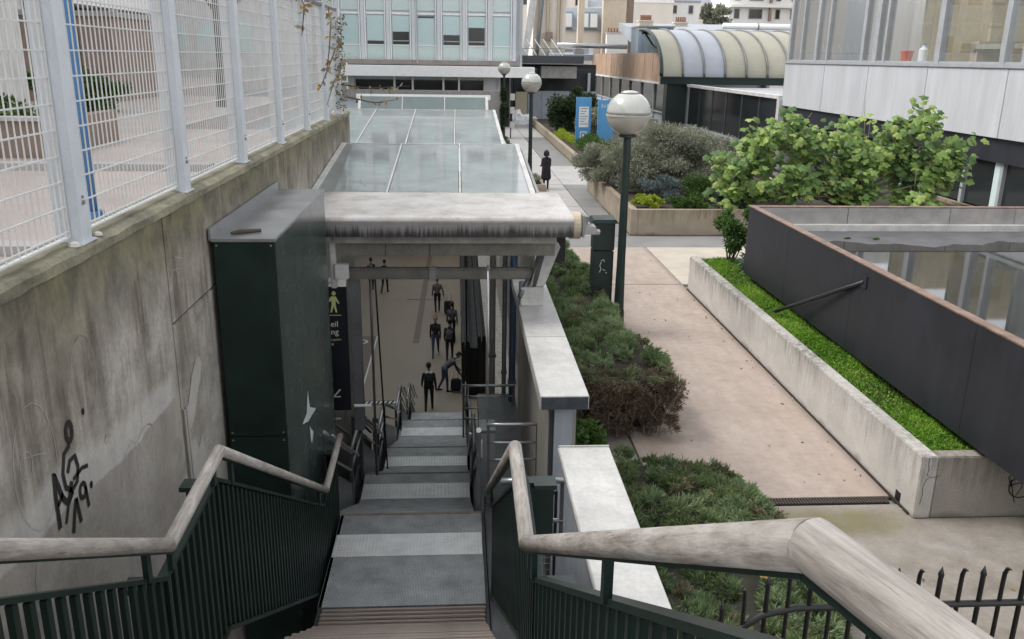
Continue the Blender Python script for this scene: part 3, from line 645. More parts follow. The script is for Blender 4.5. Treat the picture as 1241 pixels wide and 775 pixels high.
def wooden_rail(name, label, pts, side, fl):
    """pts: handrail centreline; balusters hang under it; side = outward direction in x"""
    T = Thing(name, label, 'handrail', pts[1])
    for a, b in zip(pts[:-1], pts[1:]):
        a, b = Vector(a), Vector(b)
        T.rod('handrail', a, b, 0.034, M['rail'], 20, ends=0.008)
        d = b-a; L = math.hypot(d.x, d.y)
        off = Vector((side*0.045, 0, 0))
        ta, tb_ = a+Vector((0, 0, -0.17))+off, b+Vector((0, 0, -0.17))+off
        T.part('top_bar', G().beam(ta, tb_, 0.05, 0.02), M['green'])
        T.part('under_bar', G().beam(a+Vector((0, 0, -0.037)), b+Vector((0, 0, -0.037)), 0.03, 0.012), M['green'])
        ba, bb = a+Vector((0, 0, -1.13))+off, b+Vector((0, 0, -1.13))+off
        T.part('bottom_bar', G().beam(ba, bb, 0.04, 0.025), M['green'])
        n_ = max(2, int(L/0.092))
        hb = 0.60
        bme = G().box(-0.011, 0.011, -0.019, 0.019, -1.12, -0.18).mesh('baluster', M['green'], bevel=0.002)
        for i in range(n_):
            t = (i+0.5)/n_; q = a.lerp(b, t)+off
            T.piece('baluster', bme, q)
        # stubs carrying the handrail, posts down to the treads, outward bracket plates
        for t in ((0.45, 0.97) if side > 0 and a == Vector(pts[1]) else (0.1,) if side > 0 and a == Vector(pts[0]) else (0.08, 0.92) if L > 0.6 else (0.9,)):
            q = a.lerp(b, t)
            T.part('stub', G().box(q.x-0.012+off.x*0.5, q.x+0.012+off.x*0.5, q.y-0.022, q.y+0.022, q.z-0.165, q.z-0.028), M['green_post'])
        q = b+off
        if side > 0 and a == Vector(pts[0]): continue
        T.part('post', G().box(q.x-0.02+side*0.032, q.x+0.02+side*0.032, q.y-0.035, q.y+0.035, q.z-1.05, q.z-0.185), M['green_post'])
        T.part('bracket', G().box(min(q.x+side*0.053, q.x+side*0.17), max(q.x+side*0.053, q.x+side*0.17), q.y-0.06, q.y+0.05, q.z-0.215, q.z-0.19).box(min(q.x+side*0.055, q.x+side*0.165), max(q.x+side*0.055, q.x+side*0.165), q.y+0.03, q.y+0.05, q.z-0.6, q.z-0.216), M['green_post'])
    return T
LR = [(-1.30, -0.6, 4.97), (-1.30, 0.86, 4.97), (-1.30, 3.51, 3.38), (-1.30, 4.38, 3.43), (-1.30, 7.71, 1.42), (-1.30, 8.80, 1.50)]
RR = [(0.62, 0.25, 4.95), (0.42, 0.88, 4.95), (0.285, 3.22, 3.53), (0.285, 4.02, 3.60), (0.275, 7.35, 1.58)]
wooden_rail('stair_handrail', 'weathered wooden handrail over green balusters, beside the graffiti wall', LR, -1, None)
wooden_rail('stair_handrail', 'weathered wooden handrail over green balusters, coming close on the garden side', RR, 1, None)

# ------------------------------------------------------------------ lower steel railings
def steel_rail(label, x, side):
    T = Thing('steel_railing', label, 'railing', (x, 12, -0.7))
    z0 = [(8.8, 0.6), (LS[0][0], LS[0][2]), (LS[0][1], LS[0][2]), (LS[1][0], LS[1][2]), (LS[1][1], LS[1][2]), (LS[2][0], LS[2][2]), (LS[2][1], LS[2][2]), (LS[3][0], LS[3][2]), (LS[3][1], LS[3][2]), (27.4, -6.5)]
    for i, (a, b) in enumerate(zip(z0[:-1], z0[1:])):
        for hgt, r in ((0.95, 0.030), (0.68, 0.022)):
            T.rod('rail', (x, a[0], a[1]+hgt), (x, b[0], b[1]+hgt), r, M['steel'], 10, ends=0.01)
        if i % 2 == 0:
            T.part('infill_panel', G().hexa([(x-0.012, a[0]+0.05, a[1]-0.15), (x+0.012, a[0]+0.05, a[1]-0.15), (x+0.012, b[0]-0.05, b[1]-0.15), (x-0.012, b[0]-0.05, b[1]-0.15), (x-0.012, a[0]+0.05, a[1]+0.5), (x+0.012, a[0]+0.05, a[1]+0.5), (x+0.012, b[0]-0.05, b[1]+0.5), (x-0.012, b[0]-0.05, b[1]+0.5)]), M['steel_mid'])
            T.part('inner_handrail', G().tube([(x-side*0.09, a[0]+0.1, a[1]+0.86), (x-side*0.09, b[0]+0.1, b[1]+0.86)], 0.02, 8), M['steel'], smooth=True)
        T.part('post', G().box(x-0.025, x+0.025, a[0]-0.03, a[0]+0.03, a[1]-0.1, a[1]+0.93), M['steel_mid'])
        T.part('skirt', G().beam((x+side*0.045, a[0], a[1]-0.02), (x+side*0.045, b[0], b[1]-0.02), 0.03, 0.35), M['steel_dark'])
    return T
steel_rail('brushed steel stair railing below the wooden rail, on the black sign side', LX0-0.05, -1)
steel_rail('brushed steel stair railing next to the guard bars and escalator', LX1+0.05, 1)
# second railing of the side passage on the left
T = Thing('passage_railing', 'short grey railing with sloping panels left of the lower stairs', 'railing', (-1.85, 11, 0))
for (a, b) in (((9.3, 0.75), (10.6, -0.1)), ((11.3, -0.2), (13.6, -1.5)), ((14.4, -1.5), (17.0, -3.0)), ((17.8, -3.0), (20.5, -4.6))):
    T.rod('rail', (-1.86, a[0], a[1]+0.85), (-1.86, b[0], b[1]+0.85), 0.026, M['steel'], 10)
    T.rod('rail', (-1.86, a[0]-0.1, a[1]+0.86), (-1.62, a[0]-0.1, a[1]+0.86), 0.022, M['steel'], 10)
    T.part('panel', G().hexa([(-1.88, a[0], a[1]-0.4), (-1.85, a[0], a[1]-0.4), (-1.85, b[0], b[1]-0.4), (-1.88, b[0], b[1]-0.4), (-1.88, a[0], a[1]+0.6), (-1.85, a[0], a[1]+0.6), (-1.85, b[0], b[1]+0.6), (-1.88, b[0], b[1]+0.6)]), M['steel_mid'])
    T.part('post', G().box(-1.9, -1.84, a[0]-0.06, a[0], a[1]-0.6, a[1]+0.85), M['steel_mid'])

# ------------------------------------------------------------------ green cabinet against the wall
cb = Thing('technical_cabinet', 'tall dark green sheet metal cabinet fixed to the concrete wall', 'cabinet', (-1.7, 8.3, 0))
cb.part('front_panel', G().box(-1.955, -1.475, 6.93, 6.945, 2.36, 4.05), M['green'], bevel=0.003)
cb.part('front_panel', G().box(-1.955, -1.475, 6.93, 6.945, 1.15, 2.352), M['green'], bevel=0.003)
cb.part('front_panel', G().box(-1.955, -1.475, 6.93, 6.945, -0.6, 1.142), M['green'], bevel=0.003)
cb.part('side_panel', G().box(-1.49, -1.470, 6.948, 9.62, -0.6, 4.05), M['green_gloss'], bevel=0.003)
cb.part('body', G().box(-1.96, -1.492, 6.95, 9.61, -0.6, 4.05), M['green'])
cb.part('lid', G().box(-1.97, -1.46, 6.915, 9.64, 4.052, 4.078), M['galv'], bevel=0.004)
cb.part('flashing', G().box(-1.985, -1.965, 6.92, 9.64, 4.06, 4.16), M['galv'], bevel=0.003)
riv = G().lathe([(0.009, 0), (0.007, 0.004)], (0, 0, 0), 8).mesh('rivet', M['galv'])
for z in (4.02, 2.39, 2.32, 1.18, 1.11):
    for x in (-1.93, -1.50): cb.piece('rivet', riv, (x, 6.93, z), (R_(90), 0, 0))
for i, yv in enumerate((7.2, 7.9, 8.6, 9.3)): cb.piece('rivet', riv, (-1.965, yv, 4.11), (0, R_(90), 0))
sg = G(); f2 = lambda p: (-1.4675, p[0], p[1])
sg.poly([f2(p) for p in [(7.62, 2.16), (7.86, 2.17), (7.98, 2.36), (8.04, 2.16), (8.40, 2.00), (8.10, 2.04), (7.92, 2.06)]])
sg.poly([f2(p) for p in [(7.98, 1.98), (8.08, 1.90), (8.16, 1.84), (8.06, 1.76), (8.00, 1.82)]])
for k in range(26):
    a, b = random.uniform(7.1, 9.5), random.uniform(1.2, 3.9); s = random.uniform(0.004, 0.012); sg.poly([f2(p) for p in [(a, b), (a+s, b+s*0.4), (a+s*1.3, b+s*1.6), (a+s*0.2, b+s)]])
cb.part('scratch', sg, M['scratch'], kind='stuff')
bn = G().tube([(-1.84, 7.06, 4.095), (-1.78, 7.10, 4.10), (-1.62, 7.16, 4.10)], [0.012, 0.02, 0.016], 8)
single('dead_branch', bn, M['bark'], 'short dark stick lying on the lid of the green cabinet', 'stick', (-1.75, 7.1, 4.08))

# ------------------------------------------------------------------ entrance canopy
cn = Thing('entrance_canopy', 'weathered metal canopy with black stained fascia spanning the stairs', 'canopy', (0, 10.6, 3.75))
cg = G()
prof = [(9.74, 3.52), (9.74, 3.70), (9.77, 3.74), (9.82, 3.755), (11.5, 3.765), (11.5, 3.52)]
vs = [(-1.98, y, z) for y, z in prof]+[(1.33, y, z) for y, z in prof]
k = len(prof); cg._add(vs, [tuple(range(k)), tuple(range(2*k-1, k-1, -1))]+[(i, i+k, (i+1) % k+k, (i+1) % k) for i in range(k)])
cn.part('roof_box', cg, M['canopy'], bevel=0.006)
cn.part('drip_strip', G().box(-1.44, 1.16, 9.98, 10.02, 3.40, 3.515), M['beam_pale'])
cn.part('front_beam', G().box(-1.44, 1.16, 10.12, 10.24, 3.22, 3.42), M['beam'], bevel=0.006)
cn.part('beam_joint', G().box(-0.34, -0.33, 10.112, 10.122, 3.22, 3.42).box(-0.86, -0.85, 10.112, 10.122, 3.22, 3.42), M['steel_dark'])
cn.part('tie_beam', G().box(-1.47, 0.93, 10.54, 10.66, 2.82, 2.96), M['beam'], bevel=0.02)
cn.part('tie_joint', G().box(-0.36, -0.28, 10.53, 10.67, 2.81, 2.97), M['galv'])
cn.part('end_block', G().box(0.78, 1.07, 10.45, 10.8, 2.502, 2.74), M['coping'], bevel=0.008)
cn.part('leaning_strut', G().hexa([(0.90, 10.5, 2.742), (1.08, 10.5, 2.742), (1.08, 10.72, 2.742), (0.90, 10.72, 2.742), (1.08, 10.5, 3.42), (1.27, 10.5, 3.25), (1.27, 10.72, 3.25), (1.08, 10.72, 3.42)]), M['coping'], bevel=0.006)
cn.part('dark_bracket', G().box(1.08, 1.36, 10.74, 11.1, 3.0, 3.515), M['black'])
cn.part('dark_gusset', G().hexa([(0.93, 10.45, 2.75), (0.97, 10.45, 2.75), (0.97, 10.49, 2.75), (0.93, 10.49, 2.75), (1.06, 10.45, 3.51), (1.16, 10.45, 3.51), (1.16, 10.49, 3.51), (1.06, 10.49, 3.51)]), M['steel_dark'])
cn.rod('brace', (0.92, 10.6, 2.88), (0.76, 10.42, 2.62), 0.03, M['steel_mid'], 10)
cn.part('shutter_drum', G().tube([(1.335, 10.3, 3.56), (1.345, 10.3, 3.56), (1.47, 10.3, 3.56), (1.48, 10.3, 3.56)], [0.15, 0.165, 0.165, 0.15], 20), M['beige_panel'])
cn.part('drum_plate', G().hexa([(1.482, 10.12, 3.44), (1.50, 10.12, 3.44), (1.58, 10.5, 3.44), (1.482, 10.5, 3.44), (1.482, 10.12, 3.70), (1.50, 10.12, 3.70), (1.62, 10.5, 3.62), (1.482, 10.5, 3.70)]), M['galv'])
cn.part('drum_motor', G().box(1.5, 1.66, 10.2, 10.42, 3.46, 3.56).tube([(1.5, 10.3, 3.5), (1.72, 10.3, 3.47)], 0.04, 8), M['rim_in'], bevel=0.01)
cn.part('frame_post', G().box(-1.50, -1.44, 10.05, 10.14, 2.84, 3.5), M['coping'], bevel=0.004)
cn.part('junction_box', G().box(-1.45, -1.29, 10.0, 10.10, 2.96, 3.14), M['coping'], bevel=0.01)
sp = Thing('support_column', 'grey steel column standing between the black sign and the concourse', 'column', (-1.25, 10.7, 0))
sp.part('shaft', G().box(-1.37, -1.24, 10.62, 10.76, 0.75, 2.815), M['steel_mid'], bevel=0.006)
sp.part('bracket', G().tube([(-1.36, 10.58, 1.12), (-1.14, 10.58, 1.12)], 0.022, 8), M['white'])

sn = Thing('information_sign', 'black hanging sign with white header and yellow green pictogram behind the cabinet', 'sign', (-1.62, 10.4, 1.1))
sn.part('board', G().box(-1.95, -1.375, 10.40, 10.44, 1.13, 2.765), M['signblack'], bevel=0.003)
sn.part('header', G().box(-1.95, -1.375, 10.397, 10.44, 2.768, 2.88), M['white'], bevel=0.002)
def put(txt, size, x, z, mt, y=10.396):
    o = link('lettering', text_mesh(txt, size, M[mt]), sn.o, Vector((x, y, z))-sn.base, (R_(90), 0, 0)); return o
put('Paris', 0.062, -1.64, 2.80, 'black', 10.394)
put('Accueil', 0.105, -1.80, 2.255, 'letter'); put('Parking', 0.105, -1.80, 2.155, 'letter')
put('Parking reception', 0.042, -1.76, 2.075, 'letter_y'); put('Empfang', 0.042, -1.70, 2.02, 'letter_y')
pic = G(); f3 = lambda p: (p[0], 10.397, p[1])
pic.poly([f3(p) for p in arc(-1.53, 2.685, 0.026, 0.028, 0, 345, 12)])
pic.poly([f3(p) for p in [(-1.565, 2.645), (-1.505, 2.645), (-1.465, 2.56), (-1.48, 2.55), (-1.51, 2.60), (-1.51, 2.53), (-1.495, 2.44), (-1.515, 2.44), (-1.535, 2.52), (-1.56, 2.44), (-1.58, 2.44), (-1.56, 2.54), (-1.56, 2.59), (-1.60, 2.565), (-1.61, 2.58)]])
pic.poly([f3(p) for p in [(-1.65, 2.44), (-1.62, 2.44), (-1.62, 2.53), (-1.65, 2.53)]]); pic.poly([f3(p) for p in [(-1.70, 2.40), (-1.45, 2.40), (-1.45, 2.408), (-1.70, 2.408)]])
sn.part('pictogram', pic, M['letter_y'])
ar = G(); f4 = lambda p: (p[0], 10.397, p[1])
ribbon(ar, [(-1.50, 1.42), (-1.58, 1.33)], 0.018, f4); ribbon(ar, [(-1.60, 1.42), (-1.60, 1.32), (-1.50, 1.32)], 0.018, f4)
sn.part('arrow', ar, M['letter'])
rb = Thing('fire_bell', 'small red box low on the wall under the black sign', 'box', (-1.6, 10.3, 0.9))
rb.part('case', G().box(-1.72, -1.58, 10.25, 10.38, 0.72, 1.05), M['red'], bevel=0.01)
# hanging cables and thin poles
for i, (p0, p1, r, mt, lab) in enumerate((((-1.07, 10.9, 2.82), (-1.17, 13.0, -1.0), 0.012, 'black', 'thin black cable running down in front of the concourse floor'),
        ((-1.16, 11.2, 2.85), (-1.20, 11.6, -0.4), 0.018, 'steel_mid', 'thin brown grey pole next to the black cable'),
        ((0.33, 9.3, 3.3), (0.33, 9.3, 0.6), 0.011, 'steel', 'thin bright steel rod left of the blue pipe'),
        ((0.10, 10.9, 3.2), (0.13, 12.6, 0.1), 0.013, 'black', 'thin black rod hanging in front of the dark escalator wall'))):
    T = Thing('hanging_rod', lab, 'rod', p0); T.rod('shaft', p0, p1, r, M[mt], 8)
    T.part('collar', G().tube([Vector(p0)+Vector((0, 0, 0.0)), Vector(p0)-Vector((0, 0, 0.05))], r*2, 8), M['steel_mid'])

# ------------------------------------------------------------------ parapet walls with copings
for (ya, yb, zc, lab) in ((4.05, 6.34, 2.445, 'lower white capped parapet beside the upper landing'), (7.42, 11.95, 2.365, 'long white capped parapet running to the canopy strut')):
    T = Thing('parapet_wall', lab, 'wall', (1.0, ya, 0))
    o_ = 0.0 if ya < 5 else 0.22
    T.part('wall_body', G().box(0.875, 1.13, ya+0.03+o_, yb-0.03, -6.4 if ya > 5 else -1, zc-0.002), M['wallpanel'] if ya < 5 else M['stone_side'])
    T.part('coping', G().box(0.80 if ya < 5 else 0.755, 1.21, ya, yb, zc, 2.5), M['coping'], bevel=0.006)
    if ya > 5:
        T.part('coping_end', G().box(0.765, 1.20, ya-0.006, ya-0.001, zc+0.004, 2.492), M['coping_end'])
        T.part('end_post', G().box(0.90, 1.075, ya+0.10, ya+0.24, -1, zc-0.003), M['wallpanel'], bevel=0.004)
        T.part('gap_shadow_plate', G().box(0.865, 0.895, ya+0.12, ya+0.24, -1, zc-0.004), M['steel_dark'])
        for q in (9.2,): T.part('coping_joint', G().box(0.757, 1.208, q, q+0.006, 2.499, 2.5025), M['stone_side'])
    else:
        T.part('coping_lip', G().box(0.80, 1.21, yb-0.012, yb, 2.5005, 2.512), M['coping'])
        T.part('coping_side', G().box(0.792, 0.799, ya, yb, zc, 2.49), M['rim_in'])
# guard bars between railing and parapet
def guard(label, y, x0, x1, zs, r=0.02):
    T = Thing('guard_bars', label, 'barrier', (x0, y, zs[-1]))
    for i, z in enumerate(zs): T.rod('bar', (x0, y, z), (x1, y, z), r if i == 0 else r*0.7, M['steel'], 10)
    for x in (x0+0.02, x1-0.02): T.part('upright', G().box(x-0.015, x+0.015, y-0.015, y+0.015, zs[-1]-0.3, zs[0]-0.018), M['steel_mid'])
guard('nearest set of horizontal steel guard bars beside the wooden rail end', 8.9, 0.31, 0.90, (1.57, 1.35, 1.14, 0.9))
guard('second set of steel guard bars, level with the escalator head', 12.0, 0.05, 0.84, (0.83, 0.66, 0.47, 0.30))
guard('short single steel bar tying the railing to the white parapet', 6.40, 0.34, 0.87, (2.17, 1.80), 0.026)
gt = Thing('grille_gate', 'small dark wire grille standing behind the lower parapet end', 'gate', (0.7, 6.6, 0.6))
gt.part('frame', G().box(0.55, 0.84, 6.6, 6.62, 1.93, 1.96).box(0.55, 0.575, 6.6, 6.62, 0.6, 1.93).box(0.815, 0.84, 6.6, 6.62, 0.6, 1.93), M['iron'])
gw = G()
for k in range(8): gw.box(0.585+k*0.03, 0.589+k*0.03, 6.605, 6.612, 0.6, 1.93)
for k in range(22): gw.box(0.576, 0.814, 6.6125, 6.616, 0.65+k*0.06, 0.653+k*0.06)
gt.part('wire_mesh', gw, M['galv'])
structure('side_passage_floor', G().box(0.29, 0.87, 4.0, 12.5, 0.2, 0.5), M['steel_mid'])
ctl = Thing('control_post', 'grey metal control post at the start of the lower steel railing', 'control box', (0.32, 9.3, 0.6))
ctl.part('housing', G().box(0.245, 0.42, 9.2, 9.5, 0.5, 1.34), M['frame_grey'], bevel=0.01)
ctl.part('cap', G().box(0.235, 0.43, 9.19, 9.51, 1.341, 1.37), M['galv'], bevel=0.006)
ctl.part('handle', G().tube([(0.262, 9.195, 1.25), (0.262, 9.16, 1.22), (0.262, 9.16, 1.05), (0.262, 9.195, 1.02)], 0.012, 8), M['white'])

# pipes on the right wall of the well
for i, (x, y, r, mt, lab) in enumerate(((0.80, 12.2, 0.05, 'blue_pipe', 'dark blue downpipe against the parapet wall'), (0.70, 12.6, 0.035, 'steel_mid', 'grey brown pipe beside the blue downpipe'), (0.55, 13.4, 0.05, 'stone_side', 'thicker beige duct beside the pipes'))):
    T = Thing('downpipe', lab, 'pipe', (x, y, 0)); T.part('shaft', G().tube([(x+0.15, y+2, 3.3), (x+0.05, y+0.4, 3.0), (x, y, 2.6), (x, y, -1.5), (x, y+0.1, -4)], r, 12), M[mt], smooth=True)
    T.part('clamp', G().box(x-r*1.3, x+r*1.3, y-r*1.2, y+r*1.2, 0.8, 0.84).box(x-r*1.3, x+r*1.3, y-r*1.2, y+r*1.2, -0.8, -0.76), M['steel_mid'])
# escalator side: dark wall, ledge
es = Thing('escalator', 'dark escalator with black balustrade running along the concourse', 'escalator', (0.6, 34, -6.5))
es.part('balustrade', G().box(0.12, 0.40, 29.5, 53.9, -6.49, -4.3), M['black'], bevel=0.03)
es.part('balustrade', G().box(0.70, 0.97, 29.5, 53.9, -6.49, -4.1), M['black'], bevel=0.03)
es.part('step_band', G().box(0.405, 0.695, 29.7, 53.9, -6.49, -4.6), M['black'])
for x, z in ((0.26, -4.2), (0.83, -4.0)): es.part('handrail', G().tube([(x, 29.2, z-0.5), (x, 29.3, z-0.1), (x, 29.8, z), (x, 53.9, z)], 0.05, 8), M['black'], smooth=True)
for k, yv in enumerate((29, 33, 38, 44, 52)):
    es.part('light_strip_cover', G().box(0.105, 0.1195, yv+1, yv+1.1, -6.2, -4.9), M['steel_dark'])
structure('stone_ledge', G().box(0.98, 1.655, 22, 53.95, -6.49, -4.1), M['granite'])
lp = Thing('poster', 'narrow white poster leaning on the dark escalator wall', 'poster', (0.2, 46, -5))
lp.part('sheet', G().box(0.09, 0.118, 45.5, 47.6, -5.9, -4.5), M['white'])
lp.part('frame', G().box(0.085, 0.119, 45.42, 45.49, -5.95, -4.45), M['steel_dark'])

# ------------------------------------------------------------------ glass roof
gr = Thing('glass_roof', 'stepped greenish glass roof behind the canopy reflecting the office block', 'glass roof', (-0.5, 17, 3.7))
def tier(x0, x1, y0, z0, y1, z1, nx, ny, mt='glassroof', edge=0.035):
    w = (x1-x0)/nx
    for i in range(nx):
        for j in range(ny):
            a, b = x0+i*w+0.02, x0+(i+1)*w-0.02; ta, tb2 = j/ny, (j+1)/ny
            ya, yb = y0+(y1-y0)*ta+0.004, y0+(y1-y0)*tb2-0.004; za, zb = z0+(z1-z0)*ta, z0+(z1-z0)*tb2
            gr.part('pane', G().hexa([(a, ya, za-0.012), (b, ya, za-0.012), (b, yb, zb-0.012), (a, yb, zb-0.012), (a, ya, za), (b, ya, za), (b, yb, zb), (a, yb, zb)]), M[mt])
    for i in range(nx+1):
        x = x0+i*w; e = edge if i in (0, nx) else 0.011
        gr.part('glazing_bar', G().hexa([(x-e, y0, z0-0.03), (x+e, y0, z0-0.03), (x+e, y1, z1-0.03), (x-e, y1, z1-0.03), (x-e, y0, z0+0.022), (x+e, y0, z0+0.022), (x+e, y1, z1+0.022), (x-e, y1, z1+0.022)]), M['white_dirty'])
    gr.part('eave_bar', G().hexa([(x0, y1, z1-0.05), (x1, y1, z1-0.05), (x1, y1+0.04, z1-0.05), (x0, y1+0.04, z1-0.05), (x0, y1, z1+0.012), (x1, y1, z1+0.012), (x1, y1+0.04, z1+0.012), (x0, y1+0.04, z1+0.012)]), M['white_dirty'])
tier(-1.95, 1.02, 11.72, 3.70, 15.25, 4.03, 3, 1)
tier(-3.05, 0.93, 15.45, 3.56, 22.8, 4.17, 4, 2)
tier(-2.52, 0.76, 22.95, 4.07, 23.35, 4.46, 3, 1, 'glassface')
gr.part('side_wall', G().box(1.09, 1.16, 12.0, 23.3, 0.0, 3.52), M['white_dirty'])
gr.part('side_flashing', G().hexa([(1.085, 11.72, 3.54), (1.2, 11.72, 3.40), (1.2, 15.25, 3.7), (1.085, 15.25, 3.85), (1.085, 11.72, 3.70), (1.2, 11.72, 3.5), (1.2, 15.25, 3.80), (1.085, 15.25, 4.0)]), M['white_dirty'])
gr.part('end_frame', G().box(-2.62, 0.86, 23.36, 23.46, 4.40, 4.52), M['white'])
gr.part('left_flashing', G().hexa([(-2.6, 16.8, 3.52), (-2.02, 12.6, 3.52), (-2.0, 16.8, 3.52), (-2.3, 20, 3.52), (-2.6, 16.8, 3.55), (-2.02, 12.6, 3.58), (-2.0, 16.8, 3.58), (-2.3, 20, 3.55)]), M['galv'])

# ------------------------------------------------------------------ concrete planters
def planter(label, boxes, mt, soil, base):
    T = Thing('concrete_planter', label, 'planter', base)
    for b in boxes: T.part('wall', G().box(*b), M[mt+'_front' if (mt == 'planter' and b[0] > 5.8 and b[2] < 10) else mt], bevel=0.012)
    T.part('soil', G().box(*soil), M['soil']); return T
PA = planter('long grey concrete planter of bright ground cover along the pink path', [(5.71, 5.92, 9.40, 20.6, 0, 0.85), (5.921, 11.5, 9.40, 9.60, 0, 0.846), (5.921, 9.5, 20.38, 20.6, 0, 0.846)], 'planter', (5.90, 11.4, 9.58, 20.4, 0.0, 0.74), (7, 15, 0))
crk = G(); f5 = lambda p: (p[0], 9.3975, p[1])
ribbon(crk, [(5.80, 0.84), (5.795, 0.76), (5.815, 0.68), (5.80, 0.60), (5.86, 0.57), (5.80, 0.54), (5.77, 0.44), (5.78, 0.33), (5.765, 0.2)], 0.008, f5)
ribbon(crk, [(5.86, 0.57), (5.93, 0.575), (5.97, 0.60)], 0.006, f5)
PA.part('crack', crk, M['black'])
tg2 = G()
ribbon(tg2, arc(7.05, 0.42, 0.16, 0.15, 70, 330), 0.018, f5); ribbon(tg2, [(6.92, 0.42), (6.86, 0.56), (6.90, 0.60)], 0.016, f5); ribbon(tg2, [(6.88, 0.44), (7.05, 0.48), (7.22, 0.36), (7.20, 0.28)], 0.016, f5)
ribbon(tg2, [(7.02, 0.58), (7.06, 0.42), (7.00, 0.30)], 0.014, f5); ribbon(tg2, [(7.10, 0.52), (7.16, 0.42), (7.3, 0.45), (7.38, 0.40)], 0.014, f5); ribbon(tg2, [(6.90, 0.52), (6.95, 0.34), (7.0, 0.2)], 0.014, f5)
PA.part('spray_tag', tg2, M['graffiti'])
PA.part('drain_hole', G().box(5.705, 5.7095, 9.75, 9.88, 0.0, 0.16), M['black'])
PA.part('base_gap', G().box(5.685, 5.708, 9.5, 20.6, -0.002, 0.03), M['soil'])
PB = planter('beige stone planter with olive shrub beyond the cream paving', [(5.57, 5.80, 27.4, 37.2, 0, 0.85), (5.801, 17.6, 27.4, 27.62, 0, 0.846), (5.801, 9.5, 36.98, 37.2, 0, 0.846), (17.4, 17.6, 27.621, 30.6, 0, 0.846)], 'planterB', (5.79, 17.39, 27.6, 33.0, 0, 0.74), (8, 32, 0))
PB.part('soil', G().box(5.79, 12.6, 33.001, 37.0, 0, 0.74), M['soil'])
PC = planter('low beige stone bed with the blue signs along the far path', [(6.22, 6.5, 46.0, 76.0, 0, 0.52), (6.501, 12.0, 46.0, 46.3, 0, 0.516)], 'planterB', (6.49, 11.6, 46.29, 76, 0, 0.42), (8, 60, 0))
PD = planter('small low planter at the foot of the second lamp post', [(2.5, 3.75, 36.9, 37.05, 0, 0.28), (2.5, 2.65, 37.051, 39.4, 0, 0.28), (3.6, 3.75, 37.051, 39.4, 0, 0.28)], 'planterB', (2.64, 3.61, 37.04, 39.4, 0, 0.22), (3.1, 38, 0))

# ------------------------------------------------------------------ charcoal pavilion roof with water
pvn = Thing('pavilion_roof', 'charcoal flat roof tray with copper rim overhanging the green planter', 'roof', (8, 12, 0))
pj = [3.0, 6.4, 9.85, 13.3, 16.2, 18.6]
for a, b in zip(pj[:-1], pj[1:]): pvn.part('side_panel', G().box(6.40, 6.52, a+0.002, b-0.002, 0.93, 2.42), M['black_panel'], bevel=0.002)
pvn.part('rim', G().box(6.39, 6.545, 2.9, 18.66, 2.422, 2.445), M['rust'], bevel=0.004)
pvn.part('back_panel', G().box(6.521, 12.85, 18.48, 18.6, 0.93, 2.42), M['black_panel'])
pvn.part('back_rim', G().box(6.546, 12.85, 18.47, 18.63, 2.422, 2.444), M['rust'], bevel=0.004)
for a, b in ((6.523, 8.57), (8.585, 10.9), (10.915, 12.4), (12.41, 12.84)): pvn.part('upstand_sheet', G().box(a, b, 18.455, 18.478, 2.07, 2.415), M['rim_in'])
pvn.part('upstand_ledge', G().box(6.523, 12.84, 18.30, 18.454, 1.931, 2.07), M['coping'])
pvn.part('upstand_inner', G().box(6.522, 6.54, 3.0, 18.3, 1.94, 2.415), M['rim_in'])
pvn.part('deck', G().box(6.541, 12.84, 3.0, 18.29, 1.75, 1.93), M['membrane'])
wg = G(); pts = [(6.545, 3.0)]+[(12.83, 3.0)]+[(12.83, 16.85)]
for i in range(90): pts.append((12.6-(12.6-6.545)*i/89.0, 16.95+0.20*math.sin(i*0.11)+0.10*math.sin(i*0.37+1)+0.03*math.sin(i*1.1)))
wg.poly([(x, y, 1.936) for x, y in pts])
wmat, wnt, wb = _nt('standing_water'); wb.inputs['Base Color'].default_value = (0.012, 0.012, 0.011, 1); wb.inputs['Roughness'].default_value = 0.03; wb.inputs['Specular IOR Level'].default_value = 0.85
_bump(wnt, wb, _noise(wnt, _coord(wnt), 1.5, 2), 0.03, 0.01)
pvn.part('water_film', wg, wmat)
pvn.part('lower_wall', G().box(7.4, 7.6, 9.62, 18.4, 0.745, 1.74), M['black_panel'])
pvn.rod('stay_rod', (6.40, 12.89, 2.18), (6.12, 15.75, 0.86), 0.035, M['black_panel'], 10)
pvn.part('stay_plate', G().box(6.38, 6.399, 12.8, 12.98, 2.08, 2.28), M['black_panel'])
for x, y in ((8.1, 17.45), (8.7, 17.4)):
    single('leaf_litter', G().hexa([(x, y, 1.94), (x+0.16, y+0.03, 1.94), (x+0.18, y+0.1, 1.94), (x+0.03, y+0.12, 1.94), (x+0.03, y, 1.965), (x+0.12, y+0.03, 1.97), (x+0.12, y+0.09, 1.97), (x+0.05, y+0.1, 1.96)]), M['midbush'], 'small clump of debris lying on the wet charcoal roof', 'debris', (x, y, 1.94), 'debris on the wet roof')

